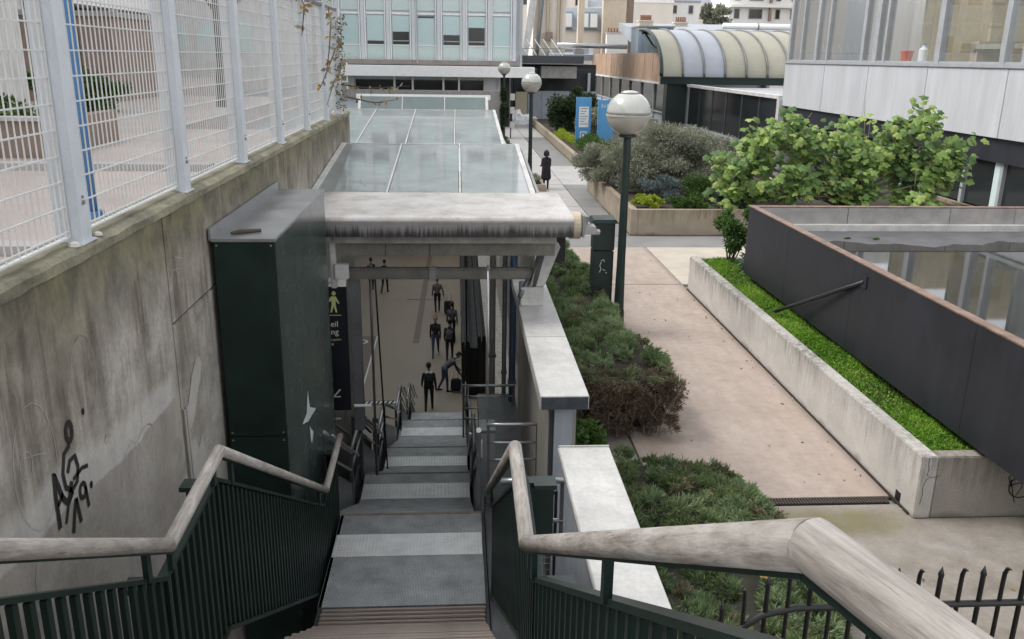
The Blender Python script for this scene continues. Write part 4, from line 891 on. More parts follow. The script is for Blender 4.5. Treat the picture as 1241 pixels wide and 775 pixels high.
# ------------------------------------------------------------------ iron spike fence near the bottom right
fi = Thing('iron_fence', 'black iron fence with alternating straight and bent spikes at the garden edge', 'fence', (2.5, 3.9, 1.5))
fi.part('top_bar', G().tube([(1.20, 3.9, 1.9), (1.30, 3.9, 2.30), (1.45, 3.9, 2.53), (1.62, 3.9, 2.65), (1.80, 3.9, 2.69), (2.1, 3.9, 2.69), (5.2, 3.9, 2.69)], 0.019, 8), M['iron'], smooth=True)
fi.part('bottom_bar', G().box(1.2, 5.2, 3.885, 3.915, 1.6, 1.63), M['iron'])
sp_me = G().tube([(0, 0, -1.05), (0, 0, 0.17), (0, 0, 0.185), (0, 0, 0.235)], [0.0135, 0.0135, 0.017, 0.001], 8).mesh('spike', M['iron'], smooth=True)
bt_me = G().tube([(0, 0, -1.05), (0, 0, 0.12), (-0.006, -0.01, 0.19), (-0.025, -0.05, 0.245), (-0.04, -0.10, 0.27)], [0.012, 0.012, 0.012, 0.010, 0.003], 8).mesh('bent_spike', M['iron'], smooth=True)
for k in range(32):
    x = 1.40+k*0.118; zt = 2.69 if x > 1.8 else 2.69-(1.8-x)**2*1.15
    fi.piece('spike' if k % 2 == 0 else 'bent_spike', sp_me if k % 2 == 0 else bt_me, (x, 3.9+0.002, zt))
structure('fence_plinth', G().box(1.215, 8, 3.75, 4.02, -0.05, 1.6), M['apron'])

# ------------------------------------------------------------------ lamps
def lamp(x, y, h, label, s=1.0, z=0.0):
    T = Thing('street_lamp', label, 'street lamp', (x, y, z), 'globe lamps along the garden path')
    T.part('post', G().lathe([(0.12*s, 0), (0.12*s, 0.5), (0.105*s, 0.55), (0.085*s, 1.6), (0.075*s, h-0.46*s)], (x, y, z), 16), M['green_post'], smooth=False)
    T.part('collar', G().lathe([(0.075*s, h-0.47*s), (0.17*s, h-0.44*s), (0.17*s, h-0.40*s), (0.10*s, h-0.38*s)], (x, y, z), 20), M['green_post'])
    R = 0.43*s
    lo = [(R*math.cos(R_(a)), h+R*math.sin(R_(a))*0.97) for a in range(-78, -3, 6)]
    up = [(R*math.cos(R_(a)), h+R*math.sin(R_(a))*0.98) for a in range(0, 66, 6)]
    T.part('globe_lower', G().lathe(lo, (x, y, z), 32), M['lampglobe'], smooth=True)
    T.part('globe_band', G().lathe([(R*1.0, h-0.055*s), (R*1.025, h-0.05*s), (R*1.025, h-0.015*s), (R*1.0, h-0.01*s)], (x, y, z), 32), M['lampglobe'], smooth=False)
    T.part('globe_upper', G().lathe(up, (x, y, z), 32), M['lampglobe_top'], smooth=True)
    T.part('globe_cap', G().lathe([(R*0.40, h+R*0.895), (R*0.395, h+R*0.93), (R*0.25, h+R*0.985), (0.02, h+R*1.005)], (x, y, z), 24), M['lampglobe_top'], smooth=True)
lamp(3.30, 17.0, 4.48, 'nearest globe lamp, dark green post rising from the clipped hedge')
lamp(3.14, 38.0, 4.45, 'second globe lamp, post standing beside the woman in black')
lamp(3.22, 62.0, 4.72, 'smaller globe lamp far along the path before the office block')
lamp(4.45, 74.0, 5.75, 'farthest globe lamp, half hidden behind the third globe')
gb = Thing('garden_bin', 'dark green metal service box in the hedge beside the nearest lamp post', 'box', (2.98, 17.3, 0))
gb.part('body', G().box(2.76, 3.18, 17.2, 17.6, 0, 1.72), M['green_post'], bevel=0.01)
gb.part('upper_body', G().box(2.755, 3.185, 17.19, 17.6, 1.74, 2.30), M['green_post'], bevel=0.01)
gb.part('lid', G().hexa([(2.66, 17.15, 2.30), (3.24, 17.15, 2.30), (3.24, 17.65, 2.30), (2.66, 17.65, 2.30), (2.74, 17.2, 2.37), (3.2, 17.2, 2.37), (3.2, 17.6, 2.40), (2.74, 17.6, 2.40)]), M['green'], bevel=0.006)
gbt = G(); f6 = lambda p: (p[0], 17.193, p[1])
ribbon(gbt, [(2.93, 1.50), (2.90, 1.42), (2.93, 1.36), (2.90, 1.28)], 0.014, f6); ribbon(gbt, [(2.92, 1.52), (2.98, 1.55), (2.99, 1.5)], 0.014, f6); ribbon(gbt, [(2.96, 1.34), (3.02, 1.32)], 0.012, f6); ribbon(gbt, arc(3.04, 1.27, 0.008, 0.01, 0, 360, 8), 0.01, f6)
gb.part('chalk_mark', gbt, M['letter'])

# ------------------------------------------------------------------ vegetation
def lump(name, x0, x1, y0, y1, z0, z1, mt, n=3, seed=0):
    rng = random.Random(seed); bm = bmesh.new(); bmesh.ops.create_cube(bm, size=1.0)
    bmesh.ops.subdivide_edges(bm, edges=bm.edges, cuts=n, use_grid_fill=True)
    for v in bm.verts:
        v.co = Vector((x0+(v.co.x+0.5)*(x1-x0)+rng.uniform(-.06, .06), y0+(v.co.y+0.5)*(y1-y0)+rng.uniform(-.08, .08), z0+(v.co.z+0.5)*(z1-z0)+(rng.uniform(-.06, .04) if v.co.z > 0 else 0)))
    me = bpy.data.meshes.new(name); bm.to_mesh(me); bm.free(); me.materials.append(mt); return me

def juniper(label, name, x0, x1, y0, y1, h, n, brown_front=False, base=None, wild=1.0, xr=None):
    base = base or ((x0+x1)/2, (y0+y1)/2, 0)
    T = Thing(name, label, 'hedge', base)
    xr = xr or (lambda y: x1)
    # clumpy surface points: top and all four sides
    def height(x, y): return h+0.055*wild*np.sin(x*3.1+y*1.3)+0.05*wild*np.sin(y*2.7-x*1.1)+0.03*np.sin(x*9+y*7)
    P, D = [], []
    nt_ = int(n*0.55); y = RNG.uniform(y0, y1, nt_); x = x0+(np.array([xr(v) for v in y])-x0)*RNG.uniform(0, 1, nt_)
    edge = np.minimum(np.minimum(x-x0, np.array([xr(v) for v in y])-x), np.minimum(y-y0, y1-y))
    z = height(x, y)-np.clip(0.16-edge, 0, 0.16)**1.2*(0.9 if not wild > 1 else 1.6)-np.abs(RNG.normal(0, 0.05, nt_))
    P.append(np.stack([x, y, z], 1)); d = unit(nt_)*0.75; d[:, 2] = np.abs(d[:, 2])*0.7+0.35; D.append(d)
    ns = n-nt_; y = RNG.uniform(y0, y1, ns); s = RNG.uniform(0, 1, ns)
    xx = np.array([xr(v) for v in y]); zz = RNG.uniform(0.05, 1, ns)**0.7*height(xx, y)
    left = s < 0.28; front = (s > 0.82); right = ~left & ~front
    x = np.where(left, x0+np.abs(RNG.normal(0, .05, ns)), xx-np.abs(RNG.normal(0, .06, ns))+0.05*np.sin(y*4)+0.06*np.sin(zz*5))
    x = np.where(front, RNG.uniform(x0, xr(y0), ns), x); y = np.where(front, y0+np.abs(RNG.normal(0, .06, ns)), y)
    P.append(np.stack([x, y, zz], 1)); d = unit(ns)*0.7; d[:, 0] += np.where(left, -0.6, np.where(right, 0.6, 0)); d[:, 1] += np.where(front, -0.6, 0); d[:, 2] += 0.25; D.append(d)
    P = np.concatenate(P); D = np.concatenate(D); N = len(P)
    # sprigs gather in tufts that fan outward, with hollows between them
    K = max(60, N//110); ci = RNG.integers(0, N, K); Cn = P[ci]; Cd = D[ci]; tone = RNG.uniform(size=K); size = RNG.uniform(0.09, 0.2, K); lift = RNG.normal(0.0, 0.035, K)
    own = np.empty(N, int)
    for q in range(0, N, 4000): own[q:q+4000] = np.argmin(((P[q:q+4000, None, :]-Cn[None])**2).sum(2), 1)
    off = P-Cn[own]; dist = np.linalg.norm(off, axis=1, keepdims=True)
    P = Cn[own]+off*np.clip(size[own][:, None]/(dist+0.05), 0.45, 1.0)+Cd[own]*(lift[own][:, None]+0.05*(1-np.clip(dist/0.2, 0, 1)))
    D = D*0.55+off*4.5+Cd[own]*0.55; tone = tone[own]
    # three blades per sprig
    P3 = np.repeat(P, 3, 0)+RNG.normal(0, 0.012, (N*3, 3)); D3 = np.repeat(D, 3, 0)+RNG.normal(0, 0.42, (N*3, 3)); lay = np.sin(P3[:, 0]*2.3+P3[:, 1]*3.7)+np.sin(P3[:, 1]*1.7-P3[:, 0]*4.1); D3[:, 0] += 0.5*np.cos(lay*2); D3[:, 1] += 0.5*np.sin(lay*2)
    mi = np.where(np.repeat(RNG.uniform(size=N)*0.5+tone*0.9, 3) > 0.72, 1, 0); mi = np.where(np.repeat((tone < 0.07) & (RNG.uniform(size=N) < 0.6), 3), 2, mi)
    if brown_front:
        br = (P3[:, 1] < y0+0.55+0.25*RNG.normal(size=N*3)) & ((P3[:, 2] < h*0.96) | (RNG.uniform(size=N*3) < 0.5)) & (P3[:, 0] > x0+0.25)
        mi = np.where(br, 2, mi)
        dull = (P3[:, 0] < x0+0.35) & (RNG.uniform(size=N*3) < 0.45); mi = np.where(dull, 2, mi)
    else:
        mi = np.where(RNG.uniform(size=N*3) < 0.03, 2, mi)
    me = leaves(P3, D3, RNG.uniform(0.04, 0.12, N*3), RNG.uniform(0.010, 0.019, N*3), [M['juniper'], M['juniper2'], M['deadtwig']], 'foliage', base, 0.2, mi)
    link('foliage', me, T.o, kind='stuff')
    c = lump('inner_twigs', x0+0.12, min(xr(y0), xr(y1))-0.12, y0+(0.5 if brown_front else 0.14), y1-0.12, 0.0, h-0.14, M['core'], 5, int(n) % 97)
    o = link('inner_twigs', c, T.o, -Vector(base))
    if brown_front: link('inner_twigs', lump('inner_twigs', x0+0.3, xr(y0)-0.1, y0+0.28, y0+2.6, 0.12, h-0.10, M['core_brown'], 5, 11), T.o, -Vector(base))
    # bare stems and arching twigs
    tw = G()
    for k in range(60 if brown_front else 30):
        a = Vector((random.uniform(x0+0.1, xr(y0)-0.2), random.uniform(y0+0.05, y0+0.7), 0.02))
        b = a+Vector((random.uniform(-.3, .35), random.uniform(-.35, .15), random.uniform(0.35, h*0.95)))
        mid = a.lerp(b, 0.5)+Vector((random.uniform(-.1, .1), random.uniform(-.1, .1), 0.05)); tw.tube([a, mid, b], [0.012, 0.008, 0.003], 5)
    T.part('stem', tw, M['branch'], kind='stuff')
    return T
def xr1(y): return 3.22+0.14*math.sin(y*0.8)+(0.05 if y < 13 else -0.30*min(1, (y-13)/4.0)) + (0.35 if 11.9 < y < 13.6 else 0.0)*0.4
juniper('long clipped juniper hedge with a dead brown near end, around the lamp post', 'juniper_hedge', 1.30, 3.2, 11.85, 23.5, 0.93, 46000, True, xr=xr1)
juniper('low spreading juniper mound with fallen leaves behind the near wooden handrail', 'juniper_hedge', 1.55, 3.75, 4.3, 10.35, 0.50, 38000, False, wild=1.4, xr=lambda y: 3.35+0.35*math.sin((y-6.0)*0.75) if y > 6 else 3.35)
for i, (x, y, z) in enumerate(((2.75, 9.4, 0.60), (2.95, 9.0, 0.62), (3.05, 7.4, 0.55), (2.6, 8.3, 0.60))):
    g = G(); rr = random.Random(i); a = rr.uniform(0, 6)
    g.poly([(x+0.06*math.cos(a+t)*(1 if k % 2 else 0.6), y+0.06*math.sin(a+t)*(1 if k % 2 else 0.6), z+0.012*math.sin(3*t)) for k, t in enumerate([2*math.pi*q/10 for q in range(10)])])
    single('fallen_leaf', g, M['dryleaf'], ('orange fallen leaf farthest out on the low juniper mound', 'larger orange brown fallen leaf just below the farthest one', 'fallen leaf near the iron fence side of the juniper mound', 'fallen leaf on the parapet side of the juniper mound')[i], 'leaf', (x, y, z), 'fallen leaves on the low juniper')

def bush(name, label, cat, c, rad, n, mt, llen, lwid, clumps=14, trunk=None, base_z=0.0, spread=0.38, group=None, flat=0.75):
    T = Thing(name, label, cat, (c[0], c[1], base_z), group)
    cc = unit(clumps)*RNG.uniform(0.35, 0.95, (clumps, 1))*np.array(rad)+np.array(c)
    cr_ = RNG.uniform(0.7, 1.25, clumps)
    idx = RNG.integers(0, clumps, n); P = cc[idx]+unit(n)*(RNG.uniform(0.4, 1.0, (n, 1)))*np.array(rad)*spread*cr_[idx][:, None]
    P[:, 2] = np.maximum(P[:, 2], base_z+0.05)
    D = (P-np.array(c))/np.array(rad)*0.5+unit(n)*0.8
    me = leaves(P, D, RNG.uniform(0.6, 1.2, n)*llen, RNG.uniform(0.7, 1.2, n)*lwid, M[mt], 'crown', T.base)
    link('crown', me, T.o, kind='stuff')
    tg_ = G(); root = Vector((c[0], c[1], base_z))
    for k in range(min(clumps, 9)):
        e = Vector(cc[k]); s0 = root+Vector((random.uniform(-.15, .15)*rad[0], random.uniform(-.1, .1), 0))
        tg_.tube([s0, s0.lerp(e, 0.5)+Vector((random.uniform(-.1, .1), 0, 0.08)), e], [0.035*rad[2], 0.022*rad[2], 0.006], 6)
    T.part('stem', tg_, M['bark'] if trunk is None else M[trunk]); return T
# planter B
bush('olive_shrub', 'large grey green olive shrub filling the beige stone planter', 'shrub', (7.9, 32.3, 1.95), (2.5, 1.9, 1.30), 36000, 'olive', 0.15, 0.034, 60, 'branch', 0.75, 0.27)
bush('olive_shrub', 'grey shrub spilling over the path corner of the beige planter', 'shrub', (5.75, 34.0, 1.55), (1.05, 1.8, 0.8), 12000, 'olive', 0.14, 0.036, 16, 'branch', 0.75)
bush('yellow_shrub', 'low bright yellow green shrub at the near corner of the beige planter', 'shrub', (6.45, 28.3, 0.98), (0.62, 0.5, 0.26), 3000, 'yellowbush', 0.09, 0.045, 10, None, 0.75)
bush('fern_shrub', 'low mid green ferny plant next to the yellow shrub', 'shrub', (7.65, 28.3, 0.95), (0.75, 0.5, 0.24), 3000, 'midbush', 0.10, 0.04, 10, None, 0.75)
bush('green_shrub', 'rounded dark green shrub below the olive, behind the ferny plant', 'shrub', (8.45, 29.6, 1.25), (0.75, 0.7, 0.55), 5000, 'midbush', 0.08, 0.04, 12, None, 0.75)
bush('grey_shrub', 'silvery blue low shrub in front of the olive trunk', 'shrub', (6.9, 29.6, 1.2), (0.85, 0.6, 0.42), 4500, 'bluebush', 0.10, 0.03, 10, None, 0.75)
bush('agave_plant', 'pale spiky plant at the right end of the beige planter', 'plant', (9.2, 28.6, 1.0), (0.6, 0.5, 0.35), 900, 'bluebush', 0.32, 0.04, 5, None, 0.75)
bush('ground_plants', 'mixed green plants near the building end of the beige planter', 'plant', (10.6, 30.0, 1.05), (1.5, 2.0, 0.4), 6000, 'midbush', 0.10, 0.05, 14, None, 0.75)
# planter A
bush('small_shrub', 'upright thin stemmed shrub at the far end of the grey planter', 'shrub', (6.55, 20.0, 1.75), (0.42, 0.4, 0.58), 2600, 'midbush', 0.11, 0.05, 12, None, 0.74)
bush('yucca_plant', 'bluish sword leaved plant beside the thin stemmed shrub', 'plant', (6.95, 19.3, 1.0), (0.35, 0.4, 0.3), 420, 'bluebush', 0.35, 0.045, 4, None, 0.74)
# far bed
bush('dark_bush', 'dense dark green round bush beyond the blue signs', 'shrub', (8.2, 63.5, 2.0), (1.6, 1.6, 1.55), 9000, 'darkbush', 0.22, 0.11, 22, None, 0.42)
bush('grey_bush', 'grey green bush between the dark bush and the blue sign', 'shrub', (9.0, 58.5, 1.5), (1.1, 1.4, 1.2), 6000, 'olive', 0.20, 0.08, 14, None, 0.42)
bush('low_plants', 'low green plants around the feet of the blue signs', 'plant', (7.7, 50.5, 0.75), (1.1, 3.4, 0.4), 8000, 'midbush', 0.16, 0.07, 20, None, 0.42)
bush('low_plants', 'pale grass like strip in front of the dark bush', 'plant', (7.1, 58.0, 0.55), (0.5, 6.0, 0.22), 5000, 'yellowbush', 0.14, 0.05, 20, None, 0.42)
bush('lamp_foot_plants', 'low plants around the second lamp post near the woman', 'plant', (3.1, 38.0, 0.35), (0.6, 1.2, 0.25), 3000, 'olive', 0.12, 0.04, 10, None, 0.22)
bush('hedge_strip', 'small dark shrubs along the glass roof edge far down the path', 'shrub', (2.3, 52.0, 0.4), (0.8, 9.0, 0.5), 7000, 'darkbush', 0.16, 0.06, 20, None, 0.0)
bush('wall_foot_plants', 'broad leaved weeds growing behind the long white parapet', 'plant', (1.75, 11.2, 0.32), (0.42, 0.6, 0.36), 1600, 'midbush', 0.11, 0.07, 10, None, 0.0)

# ground cover in planter A: thousands of small leaves
N = 75000; x = RNG.uniform(5.93, 7.4, N); y = RNG.uniform(9.62, 20.36, N)
clump = np.sin(x*3.1+y*1.9)+np.sin(y*2.7-x*4.3)+np.sin(y*0.9+1.0); keep = RNG.uniform(size=N) < np.clip(0.75+0.22*clump, 0.45, 1); x, y, clump = x[keep], y[keep], clump[keep]; N = len(x)
z = 0.735+0.015*np.clip(clump+1, 0, 3)+RNG.uniform(0, 0.045, N)*(1+0.5*np.clip(clump, 0, 2))
d = unit(N); d[:, 2] = np.abs(d[:, 2])+0.25
me = leaves(np.stack([x, y, z], 1), d, RNG.uniform(0.03, 0.075, N), RNG.uniform(0.013, 0.03, N), [M['grassleaf'], M['midbush'], M['deadtwig']], 'ground_cover', mi=np.where(RNG.uniform(size=N) < 0.03, 2, np.where(RNG.uniform(size=N)+0.12*clump < 0.1, 1, 0)))
o = link('ground_cover', me); o['kind'] = 'stuff'; o['label'] = 'bright green ground cover filling the long concrete planter'; o['category'] = 'ground cover'

n_ = 130; x = np.concatenate([RNG.uniform(2.9, 5.7, 60), 5.7-np.abs(RNG.normal(0, .12, 40)), RNG.uniform(3.6, 8.5, 30)]); y = np.concatenate([RNG.uniform(10, 25, 60), RNG.uniform(9.6, 20, 40), RNG.uniform(4.3, 9.3, 30)])
d = unit(n_); d[:, 2] *= 0.15
o = link('leaf_litter', leaves(np.stack([x, y, np.full(n_, 0.012)], 1), d, RNG.uniform(0.03, 0.075, n_), RNG.uniform(0.015, 0.04, n_), [M['dryleaf'], M['deadtwig'], M['coping']], 'leaf_litter', mi=RNG.choice([0, 1, 1, 2], n_))); o['kind'] = 'stuff'
# fig tree: big lobed leaves
def fig():
    T = Thing('fig_tree', 'spreading fig tree with large bright lobed leaves behind the charcoal roof', 'tree', (13.0, 28.5, 0))
    lob = [(0, 0.01), (0.05, -0.02), (0.10, 0.0), (0.115, 0.05), (0.09, 0.085), (0.115, 0.13), (0.10, 0.18), (0.055, 0.17), (0.04, 0.22), (0.0, 0.245), (-0.04, 0.22), (-0.055, 0.17), (-0.10, 0.18), (-0.115, 0.13), (-0.09, 0.085), (-0.115, 0.05), (-0.10, 0.0), (-0.05, -0.02)]
    def leaf_me(bend, mt_):
        g = G(); vs = [(0, 0.08, 0.012)]+[(x_, y_2, -bend*(abs(x_)*0.5+max(0, y_2-0.1)*0.9)) for x_, y_2 in lob]
        g._add(vs, [(0, i+1, (i+1) % len(lob)+1) for i in range(len(lob))]); return g.mesh('leaf', M[mt_])
    lm = [leaf_me(b, mt_) for b, mt_ in ((0.15, 'figleaf'), (0.35, 'figleaf_dark'), (0.6, 'figleaf_pale'), (0.5, 'figleaf'), (0.2, 'figleaf_dark'))]
    C = [(9.71, 28.29, 2.24, 1.11, 1.11), (10.68, 28.16, 3.07, 1.11, 0.76), (11.51, 28.43, 2.45, 1.25, 1.25), (12.62, 28.02, 2.86, 1.25, 0.83), (13.59, 28.43, 2.31, 1.25, 1.25), (14.7, 28.16, 2.8, 1.11, 0.97), (15.53, 28.43, 2.31, 1.11, 1.25), (15.19, 28.29, 3.56, 0.76, 0.76), (16.37, 28.29, 2.52, 0.83, 0.83), (9.08, 28.16, 1.69, 0.76, 0.83), (10.96, 27.74, 1.62, 1.25, 0.69), (13.04, 27.6, 1.55, 1.25, 0.69), (14.98, 27.6, 1.48, 1.25, 0.69), (8.74, 28.02, 2.45, 0.49, 0.35)]  # tuft centres and radii scaled about the camera, then listed outright
    br = G()
    for cx, cy, cz, rx, rz in C:
        r0_ = Vector((13.0+0.3*random.uniform(-1, 1), 28.5, 0.9)); e = Vector((cx, cy, cz+0.2)); mm = r0_.lerp(e, 0.55)+Vector((random.uniform(-.2, .2), 0.1, -0.15))
        br.tube([r0_, mm, e], [0.09, 0.06, 0.015], 7)
    T.part('trunk', G().tube([(13.0, 28.5, 0.6), (13.02, 28.5, 0.8), (13.0, 28.5, 1.1)], [0.2, 0.17, 0.15], 10), M['bark'], smooth=True)
    for k in range(70):
        cx, cy, cz, rx, rz = random.choice(C); e = Vector((cx+random.gauss(0, rx*0.6), cy-random.uniform(-.3, .6), cz+random.gauss(0, rz*0.6))); br.tube([Vector((cx, cy, cz-rz*0.4)), e], [0.024, 0.007], 5)
    T.part('branch', br, M['branch'], smooth=True)
    pts = []
    for cx, cy, cz, rx, rz in C:
        k = int(140*rx*rz/0.6)
        tw = unit(24)*RNG.uniform(0.3, 1.15, (24, 1)); u = tw[RNG.integers(0, 24, k)]+RNG.normal(0, 0.17, (k, 3))
        pts += [(cx+a*rx, cy+b*0.95, cz+c*rz) for a, b, c in u]
    pts.sort(key=lambda q: q[1]-0.25*q[2])
    bigg = [G(), G()]; 
    for i, q in enumerate(pts):
        rot = Euler((random.gauss(0.65, 0.45), random.gauss(0, 0.45), random.uniform(0, 6.28))); s = random.uniform(0.6, 1.3)
        # leaves face up and outward to the camera side
        nrm = Vector((random.gauss(0, .4), -0.55+random.gauss(0, .35), 0.8)).normalized()
        qn = nrm.to_track_quat('Z', 'Y') @ Quaternion((0, 0, 1), random.uniform(0, 6.28))
        if i < 300:
            o_ = T.piece('leaf', lm[i % 5], q); o_.rotation_euler = qn.to_euler(); o_.scale = (s, s, s)
        else:
            mm = Matrix.LocRotScale(Vector(q), qn, Vector((s, s, s))); src = lm[i % 5]
            bigg[0].cur = (0, 1, 2, 0, 1)[i % 5]
            bigg[0]._add([mm @ v.co for v in src.vertices], [tuple(p.vertices) for p in src.polygons])
    T.part('foliage', bigg[0], [M['figleaf'], M['figleaf_dark'], M['figleaf_pale']], kind='stuff')
fig()
#PART2
# ------------------------------------------------------------------ office block with teal windows
ob = Thing('office_block', 'pale office block with teal windows and white canopy fascia behind the glass roof', 'building', (-8, 72, 0))
ob.part('wall', G().box(-30, 4.95, 72.3, 84, 4.6, 36), M['bld_white'])
ob.part('base_wall', G().box(-30, 4.2, 72.4, 84, -6.7, 4.59), M['bld_white'])
ob.part('base_strip', G().box(-30, 4.97, 71.85, 72.29, 4.80, 5.14), M['bld_brown'])
win_me = G().box(0, 1.32, 0, 0.1, 0, 2.18).mesh('window', M['bld_teal']); spn_me = G().box(0, 1.36, 0, 0.08, 0, 1.08).mesh('spandrel', M['bld_teal2'])
top_me = G().box(0, 1.36, 0, 0.08, 0, 0.16).mesh('transom', M['white']); pier_me = G().box(-0.14, 0.14, 0, 0.42, 0, 30.7).mesh('pier', M['bld_white']); pier2 = G().box(-0.05, 0.05, 0, 0.22, 0, 30.7).mesh('mullion', M['white'])
def shade(h0, h1): return G().box(0.03, 1.29, -0.02, 0, h0, h1)
sm = {k: shade(*v).mesh('open_gap', M['bld_dark']) for k, v in {'low': (0.03, 0.28), 'half': (0.03, 0.98), 'third': (0.03, 0.78), 'most': (0.03, 1.35), 'top': (2.02, 2.16)}.items()}
bar_me = G().box(0.03, 1.29, -0.04, -0.021, 0.26, 0.33).mesh('bar', M['frame_grey'])
sill_me = G().box(-0.02, 1.34, -0.05, 0.05, -0.06, -0.002).mesh('sill', M['white'])
for i in range(-8, 7):
    x = -9.05+i*1.983
    ob.piece('pier', pier_me, (x+1.655, 71.9, 5.15)); ob.piece('mullion', pier2, (x-0.12, 72.0, 5.15)); ob.piece('mullion', pier2, (x+1.42, 72.0, 5.15))
    for r in range(8):
        z = 6.28+r*3.70
        w = ob.piece('window', win_me, (x, 72.18, z)); ob.piece('spandrel', spn_me, (x-0.02, 72.2, z-1.14)); ob.piece('transom', top_me, (x-0.02, 72.15, z+2.25))
        link('sill', sill_me, w)
        k = {0: None, 1: 'low', 2: 'half', 3: 'top', 4: 'third', 5: 'most', 6: None}[i % 7] if r == 0 else random.choice([None, None, 'low', 'half', 'third', 'most', 'top'])
        if k:
            link('open_gap', sm[k], w)
            if k in ('half', 'third', 'most'): link('bar', bar_me, w)
ob.part('fascia', G().box(-9.4, 6.05, 70.3, 72.28, 3.92, 4.72), M['white'], bevel=0.02)
for x0, x1 in ((-6.9, -3.9), (-3.75, -2.45), (-2.3, 0.0), (0.15, 1.25), (1.4, 3.3)): 
    ob.part('window', G().box(x0-1.2, x1-1.2, 72.3, 72.39, 2.68, 3.62), M['bld_dark']); ob.part('window_post', G().box(x1-1.2, x1-1.05, 72.15, 72.385, 2.63, 3.9), M['white'])
ob.part('base_frame', G().box(-9, 2.4, 72.1, 72.38, 2.2, 2.62).box(-9, -8.2, 72.1, 72.38, 2.63, 3.9).box(2.1, 2.4, 72.1, 72.38, 2.63, 3.9).box(3.2, 3.45, 72.1, 72.38, 0, 3.9), M['white_dirty'])
ob.part('recess_shade', G().box(3.46, 4.2, 72.30, 72.39, 0, 3.9), M['black'])  # black sheet standing in for the deep shade below the fascia
ob.part('corner_pipe', G().box(4.96, 5.15, 71.9, 72.2, 4.7, 36), M['frame_grey'])
ob.part('downpipe', G().tube([(-3.15, 71.8, 4.9), (-3.15, 71.8, 36)], 0.05, 6), M['frame_grey'])
ob.part('stair_ladder', G().box(-9.2, -9.1, 70.5, 70.6, 2.4, 4.9).box(-8.6, -8.5, 70.5, 70.6, 2.4, 4.9).box(-9.1, -8.6, 70.52, 70.58, 4.2, 4.3).box(-9.1, -8.6, 70.52, 70.58, 3.4, 3.5), M['white'])

# grey pavilion closing the path
dp = Thing('service_building', 'low grey panelled building with dark glazed band closing the path', 'building', (9, 80, 0))
for i in range(5): dp.part('panel', G().box(6.3+i*1.25, 7.53+i*1.25, 80, 80.2, 0, 2.6), M['wallpanel'])
dp.part('door', G().box(5.2, 6.25, 79.95, 80.2, 0, 2.5), M['beige_panel'])
for i in range(4): dp.part('pane', G().box(5.0+i*1.85, 6.82+i*1.85, 80.05, 80.2, 2.62, 4.6), M['bld_dark'])
dp.part('core', G().box(4.9, 12.4, 80.21, 92, 0, 4.9), M['black'])
dp.part('hood', G().box(7.3, 10.4, 78.2, 80.04, 3.75, 4.75), M['rim_in'])
dp.part('roof', G().box(4.9, 10.8, 77.6, 92, 4.92, 5.30), M['white_dirty'])
dp.part('roof_edge', G().box(4.85, 10.9, 77.5, 77.59, 5.0, 5.62), M['steel_dark'])
for i in range(6): dp.part('roof_strut', G().beam((5.3+i*0.75, 77.7, 5.65), (6.6+i*0.75-2.0, 80.5, 7.0), 0.07, 0.07), M['white'])
dp.part('roof_rail', G().tube([(5.0, 77.7, 6.2), (10.8, 77.7, 6.2)], 0.03, 6), M['galv'])
dp.part('corner_column', G().box(11.6, 11.85, 79.6, 79.9, 0, 4.2), M['frame_grey'])
wp = Thing('sheet_pile', 'heap of crumpled white plastic sheets at the end of the path', 'pile', (5.6, 76, 0))
def crumple(c, r, seed):
    rng = random.Random(seed); bm = bmesh.new(); bmesh.ops.create_icosphere(bm, subdivisions=3, radius=1)
    for v in bm.verts:
        k = 1+0.22*math.sin(v.co.x*5+seed)*math.sin(v.co.y*6+v.co.z*4)+rng.uniform(-.10, .10); v.co = Vector((v.co.x*r[0]*k, v.co.y*r[1]*k, max(-0.02, v.co.z*r[2]*k))) + Vector(c)
    me = bpy.data.meshes.new('sheet'); bm.to_mesh(me); bm.free(); me.materials.append(M['white']); return me
for i, (c, r) in enumerate((((-0.5, 0, 0), (0.55, 0.6, 1.15)), ((0.35, -0.2, 0), (0.9, 0.7, 0.75)), ((0.0, -0.5, 0), (0.8, 0.5, 0.5)))): link('sheet', crumple(c, r, i+3), wp.o)
bush('climbing_plant', 'dark knobbly climber around the third lamp post', 'plant', (3.22, 61.8, 1.9), (0.22, 0.22, 1.5), 2600, 'darkbush', 0.18, 0.1, 12, None, 0.0)
nb_ = Thing('notice_boards', 'column of small pale notice plates on a post beside the third lamp', 'sign', (3.75, 62, 0))
nb_.part('post', G().box(3.68, 3.76, 61.96, 62.04, 0, 3.4), M['iron'])
for z in (0.7, 1.7, 2.6): nb_.part('plate', G().box(3.66, 3.98, 61.9, 61.95, z, z+0.45), M['white_dirty'])

# boarded parapet and glazing along the right of the far path
bp = Thing('boarded_gallery', 'long gallery with weathered brown boards above dark glazing', 'building', (12, 64, 0))
for i in range(11):
    y = 51.2+i*2.43; bp.part('board', G().box(11.70, 11.80, y, y+2.38, 4.24, 5.84), M['board'])
for i in range(12): bp.part('batten', G().box(11.66, 11.70, 51.15+i*2.43, 51.22+i*2.43, 4.22, 5.86), M['beige_panel'])
bp.part('drip_edge', G().box(11.6, 12.0, 51, 78, 4.10, 4.22), M['white_dirty'])
for i in range(7):
    y = 50.4+i*4.0; bp.part('pane', G().box(12.1, 12.16, y, y+3.85, 2.5, 4.09), M['bld_dark']); bp.part('glazing_post', G().box(12.0, 12.18, y+3.86, y+3.99, 0, 4.09), M['frame_grey'])
for i in range(14):
    y = 50.4+i*2.0; bp.part('panel', G().box(12.12, 12.2, y, y+1.94, 0, 2.42), M['wallpanel'])
bp.part('sill', G().box(12.0, 12.2, 50.4, 78, 2.42, 2.49), M['frame_grey'])
